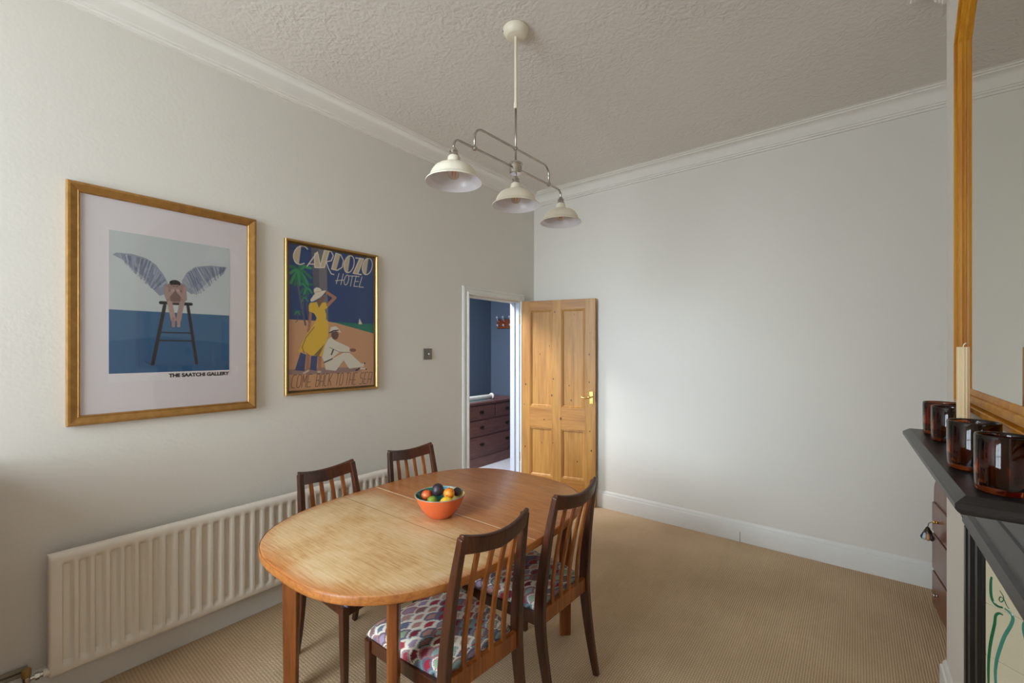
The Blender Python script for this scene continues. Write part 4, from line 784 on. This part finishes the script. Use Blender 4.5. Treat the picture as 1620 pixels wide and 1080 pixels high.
bm_obj('fire_basket', fbox((3.07,-2.24,0,3.10,-1.98,.5),(3.20,-2.34,0,3.249,-1.88,.90)), M_black, fp)

# ------------------------------------------------------------------ glasses on the mantel
M_amber = NT('amber_glass'); M_amber.set(Base_Color=(.42,.10,.025), Roughness=.02, Transmission_Weight=1.0, IOR=1.48); M_amber = M_amber.m
M_wax = plain('dark_wax', (60,26,14), .6)
def cup(x, y, r, h, lab):
    t = empty('amber_glass_tumbler', (x,y,SZ+.0003), label=lab, cat='candle holder', group='amber glasses on the mantel shelf')
    b = bmesh.new()
    lathe(b, [(.0005,0),(r*.90,0),(r*.965,.004),(r*.985,.012),(r,.04),(r,h-.002),(r-.0015,h),(r-.003,h-.001),(r-.0042,h-.006),(r-.0045,.04),(r-.006,.016),(r-.014,.010),(.0005,.009)], n=48)
    bm_obj('glass_body', b, M_amber, t, smooth=True)
    return t
cup(2.8797,-2.465,.0412,.112,'amber brown glass on the mantel closest to the camera, at near end of shelf')
cup(2.868,-2.265,.0450,.112,'amber brown glass second nearest on the mantel, in front of the cream candle')
cup(2.876,-1.870,.0420,.105,'darkest amber glass on the mantel overlapping the farthest glass')
cup(2.872,-1.735,.0450,.105,'amber glass at the far end of the mantel shelf by the back wall')

# cream pillar candle
cd = empty('pillar_candle', (2.884,-2.02,SZ+.0003), label='tall ribbed cream pillar candle standing on mantel in front of the mirror', cat='candle')
b = bmesh.new(); n = 72
loft(b, [[((r_+.0009*math.cos(12*2*PI*i/n))*math.cos(2*PI*i/n), (r_+.0009*math.cos(12*2*PI*i/n))*math.sin(2*PI*i/n), z) for i in range(n)] for r_, z in ((.0118,0),(.0126,.002),(.0126,.283),(.0118,.285))])
bm_obj('wax_body', b, plain('cream_wax', (226,202,160), .5, var=.02, Subsurface_Weight=.2), cd, auto=50)
b = bmesh.new(); tube(b, [(0,0,.284),(.0005,0,.290),(.003,0,.294),(.006,0,.295)], .0012, 8); bm_obj('wick', b, plain('white_wick', (236,232,220), .7), cd)

# ------------------------------------------------------------------ overmantel mirror (clipped corners)
mir = empty('overmantel_mirror', (XB,-2.10,1.28), label='large yellow wood framed mirror with clipped top corners above the mantel', cat='mirror')
ya, yb2, za, zb2, cut = -2.66, -1.545, 1.285, 2.93, .40
def octo(a):
    k = a*(math.sqrt(2)-1) if False else a*.41
    return [(ya+a,za+a),(yb2-a,za+a),(yb2-a,zb2-cut-k+0),(yb2-cut-k,zb2-a),(ya+cut+k,zb2-a),(ya+a,zb2-cut-k)]
zcut = 2.555
cut = zb2-zcut
prof = [(0,.0005),(0,.024),(.003,.030),(.019,.033),(.021,.030),(.022,.014),(.028,.012),(.031,.014),(.033,.026),(.046,.026),(.049,.022),(.050,.016),(.060,.015),(.066,.012),(.068,.009)]
bm = bmesh.new()
loft(bm, [[(-d, y+2.10, z-1.28) for y, z in octo(a)] for a, d in prof], True, False)
bm_obj('mirror_frame', bm, M_amberwood, mir, auto=25)
mg = NT('silvered_glass'); mg.set(Base_Color=lin((214,212,200)), Metallic=1.0, Roughness=.015); bm = bmesh.new()
pp = octo(.060); loft(bm, [[(-.0105,y+2.10,z-1.28) for y, z in pp], [(-.002,y+2.10,z-1.28) for y, z in pp]])
bm_obj('mirror_glass', bm, mg.m, mir)

# ------------------------------------------------------------------ sideboard in the alcove
SBX = 3.000
sb = empty('alcove_cabinet', (SBX+.025,-.60,0), math.radians(5.5), label='red-brown mahogany cabinet in the alcove between back wall and chimney breast', cat='cabinet')
bm = bmesh.new(); P = [(-.27,.04),(.29,.04),(.29,.66),(.285,.70),(.265,.735),(.235,.75),(-.27,.75)]
prism(bm, [(y, z) for y, z in P], 0, .235, 'x'); bm_obj('body', bm, M_mahogv, sb, bevel=.004)
bm_obj('plinth', boxes((.012,-.27,0,.23,.28,.04)), M_mahogv, sb)
for y0, y1, z0, z1 in ((-.26,.275,.46,.62),(-.26,.275,.25,.445),(-.26,.275,.05,.235)):
    dr = bm_obj('drawer', boxes((-.010,y0,z0,.001,y1,z1)), M_mahogv, sb, bevel=.004)
    if z0 > .4 or z0 < .1:
        b = bmesh.new(); zk = (z0+z1)/2; tube(b, [(-.008,.15,zk),(-.022,.15,zk)], .006); ball(b, (-.026,.15,zk), .009); bm_obj('drawer_knob', b, M_chrome if z0 < .1 else M_brass, dr, smooth=True)
b = bmesh.new(); lathe(b, [(.008,0),(.010,.004),(.010,.012),(.006,.018),(.001,.019)], (.010,.262,.744), 16); bm_obj('corner_finial', b, M_mahogv, sb, smooth=True)
ts = empty('hanging_tassel', (SBX-.040,-.45,.500), label='small striped brown and navy tassel ornament hanging from cabinet knob', cat='ornament')
b = bmesh.new(); lathe(b, [(.001,.010),(.008,.004),(.011,-.006),(.016,-.012),(.018,-.018),(.019,-.026)], n=20); bm_obj('tassel_head', b, plain('dark_metal_cap', (70,62,54), .3, .8), ts, smooth=True)
for k in range(8):
    a = 2*PI*k/8; b = bmesh.new(); tube(b, [(.014*math.cos(a),.014*math.sin(a),-.024),(.022*math.cos(a),.022*math.sin(a),-.050),(.020*math.cos(a),.020*math.sin(a),-.060)], [.006,.009,.006], 8)
    bm_obj('tassel_lobe', b, plain('tan_lobe', (190,140,84), .4) if k % 3 == 0 else (plain('navy_lobe', (36,38,66), .4) if k % 3 == 1 else plain('pale_lobe', (190,200,214), .4)), ts, smooth=True)
b = bmesh.new(); tube(b, [(0,0,.008),(.004,0,.028),(.0150,-.003,.038)], .0018, 8); bm_obj('hanging_cord', b, M_black, ts)

# ------------------------------------------------------------------ hall: chest of drawers, roll, coat rack
CX = -1.05
ch = empty('chest_of_drawers', (CX,.58,-.002), label='dark mahogany chest of drawers against blue wall in the hall', cat='chest of drawers')
bm_obj('body', boxes((-.45,-.52,.05,0,.52,.785)), M_mahog, ch)
bm_obj('top', boxes((-.46,-.545,.785,.018,.545,.812)), M_mahog, ch, bevel=.006)
bm_obj('plinth', boxes((-.44,-.53,0,.008,.53,.125)), M_mahog, ch, bevel=.003)
def drawer(y0, y1, z0, z1, hs):
    d = bm_obj('drawer', boxes((0,y0,z0,.012,y1,z1)), M_mahog, ch, bevel=.004)
    for hy in hs:
        b = bmesh.new(); zc = (z0+z1)/2
        prism(b, [(hy-.045,zc+.005),(hy-.025,zc+.022),(hy-.008,zc+.012),(hy,zc+.026),(hy+.008,zc+.012),(hy+.025,zc+.022),(hy+.045,zc+.005),(hy+.03,zc-.014),(hy+.012,zc-.008),(hy,zc-.018),(hy-.012,zc-.008),(hy-.03,zc-.014)], .012, .0145, 'x')
        tube(b, smooth_path([(.014,hy-.028,zc+.006),(.026,hy-.026,zc-.010),(.028,hy,zc-.020),(.026,hy+.026,zc-.010),(.014,hy+.028,zc+.006)], 4), .0032, 8)
        bm_obj('drawer_handle', b, plain('aged_brass', (70,56,44), .35, .8), d)
drawer(-.49,.005,.60,.765,[-.245]); drawer(.025,.49,.60,.765,[.26])
drawer(-.49,.49,.40,.58,[-.245,.26]); drawer(-.49,.49,.185,.375,[-.245,.26])
b = bmesh.new(); lathe(b, [(.001,-.40),(.036,-.40),(.036,-.39),(.026,-.385),(.026,.275),(.040,.28),(.042,.29),(.040,.298),(.001,.30)], n=28)
bmesh.ops.rotate(b, verts=b.verts, matrix=Matrix.Rotation(-PI/2,3,'X'))
ro = bm_obj('white_roll', b, plain('white_painted_tube', (222,222,214), .4), None, auto=40); ro.location = (-1.17,.38,.853); ro.rotation_euler = (0,0,0)
tag(ro, 'white tube with a round end flange lying on the hall chest', 'tube')
bk = boxes((-1.27,-.05,.8105,-1.085,.60,.8165)); tag(bm_obj('glass_tray', bk, plain('pale_glass_tray', (150,160,160), .15)), 'thin pale tray lying under the white tube on the chest', 'tray')
rack = empty('coat_rack', (-1.28,1.15,1.85), label='brown wooden coat rack with white knobs on blue hall wall', cat='coat rack')
bm_obj('rack_board', boxes((-.19,-.02,-.075,.19,0,.055)), wood('rack_wood', (96,44,22), (140,74,38), 0, .35), rack, bevel=.006)
for x in (-.14,-.03,.09):
    b = bmesh.new(); tube(b, smooth_path([(x,-.02,-.045),(x,-.05,-.05),(x,-.06,-.035)],4), .004, 8); ball(b, (x,-.065,-.028), .015)
    bm_obj('hook', b, M_lining, rack, smooth=True)
    b = bmesh.new(); tube(b, smooth_path([(x,-.02,.02),(x,-.06,.04),(x,-.075,.075)],4), .004, 8); ball(b, (x,-.077,.085), .015)
    bm_obj('hook', b, M_lining, rack, smooth=True)

# invented sideboard, out of view, added to shade the foot of the left wall
lsb = empty('shade_blocker', (0,-4.46,0), label='tall teak sideboard added out of view on left wall to shade its foot', cat='shade_blocker')
bm_obj('body', boxes((.03,-.69,.10,.47,.69,1.03)), M_leg, lsb, bevel=.004)
bm_obj('top', boxes((.025,-.71,1.03,.49,.71,1.055)), M_leg, lsb, bevel=.004)
for k in range(4):
    d = bm_obj('cabinet_door', boxes((.47,-.68+k*.342,.12,.485,-.344+k*.342,1.01)), M_slat, lsb, bevel=.003)
    b = bmesh.new(); ball(b, (.497,-.51+k*.342,.80), .012); bm_obj('door_knob', b, M_brass, d, smooth=True)
for sx_, sy_ in ((.06,-.65),(.43,-.65),(.43,.65),(.06,.65)):
    b = bmesh.new(); tube(b, [(sx_,sy_,0),(sx_,sy_,.10)], [.014,.022]); bm_obj('leg', b, M_leg, lsb)
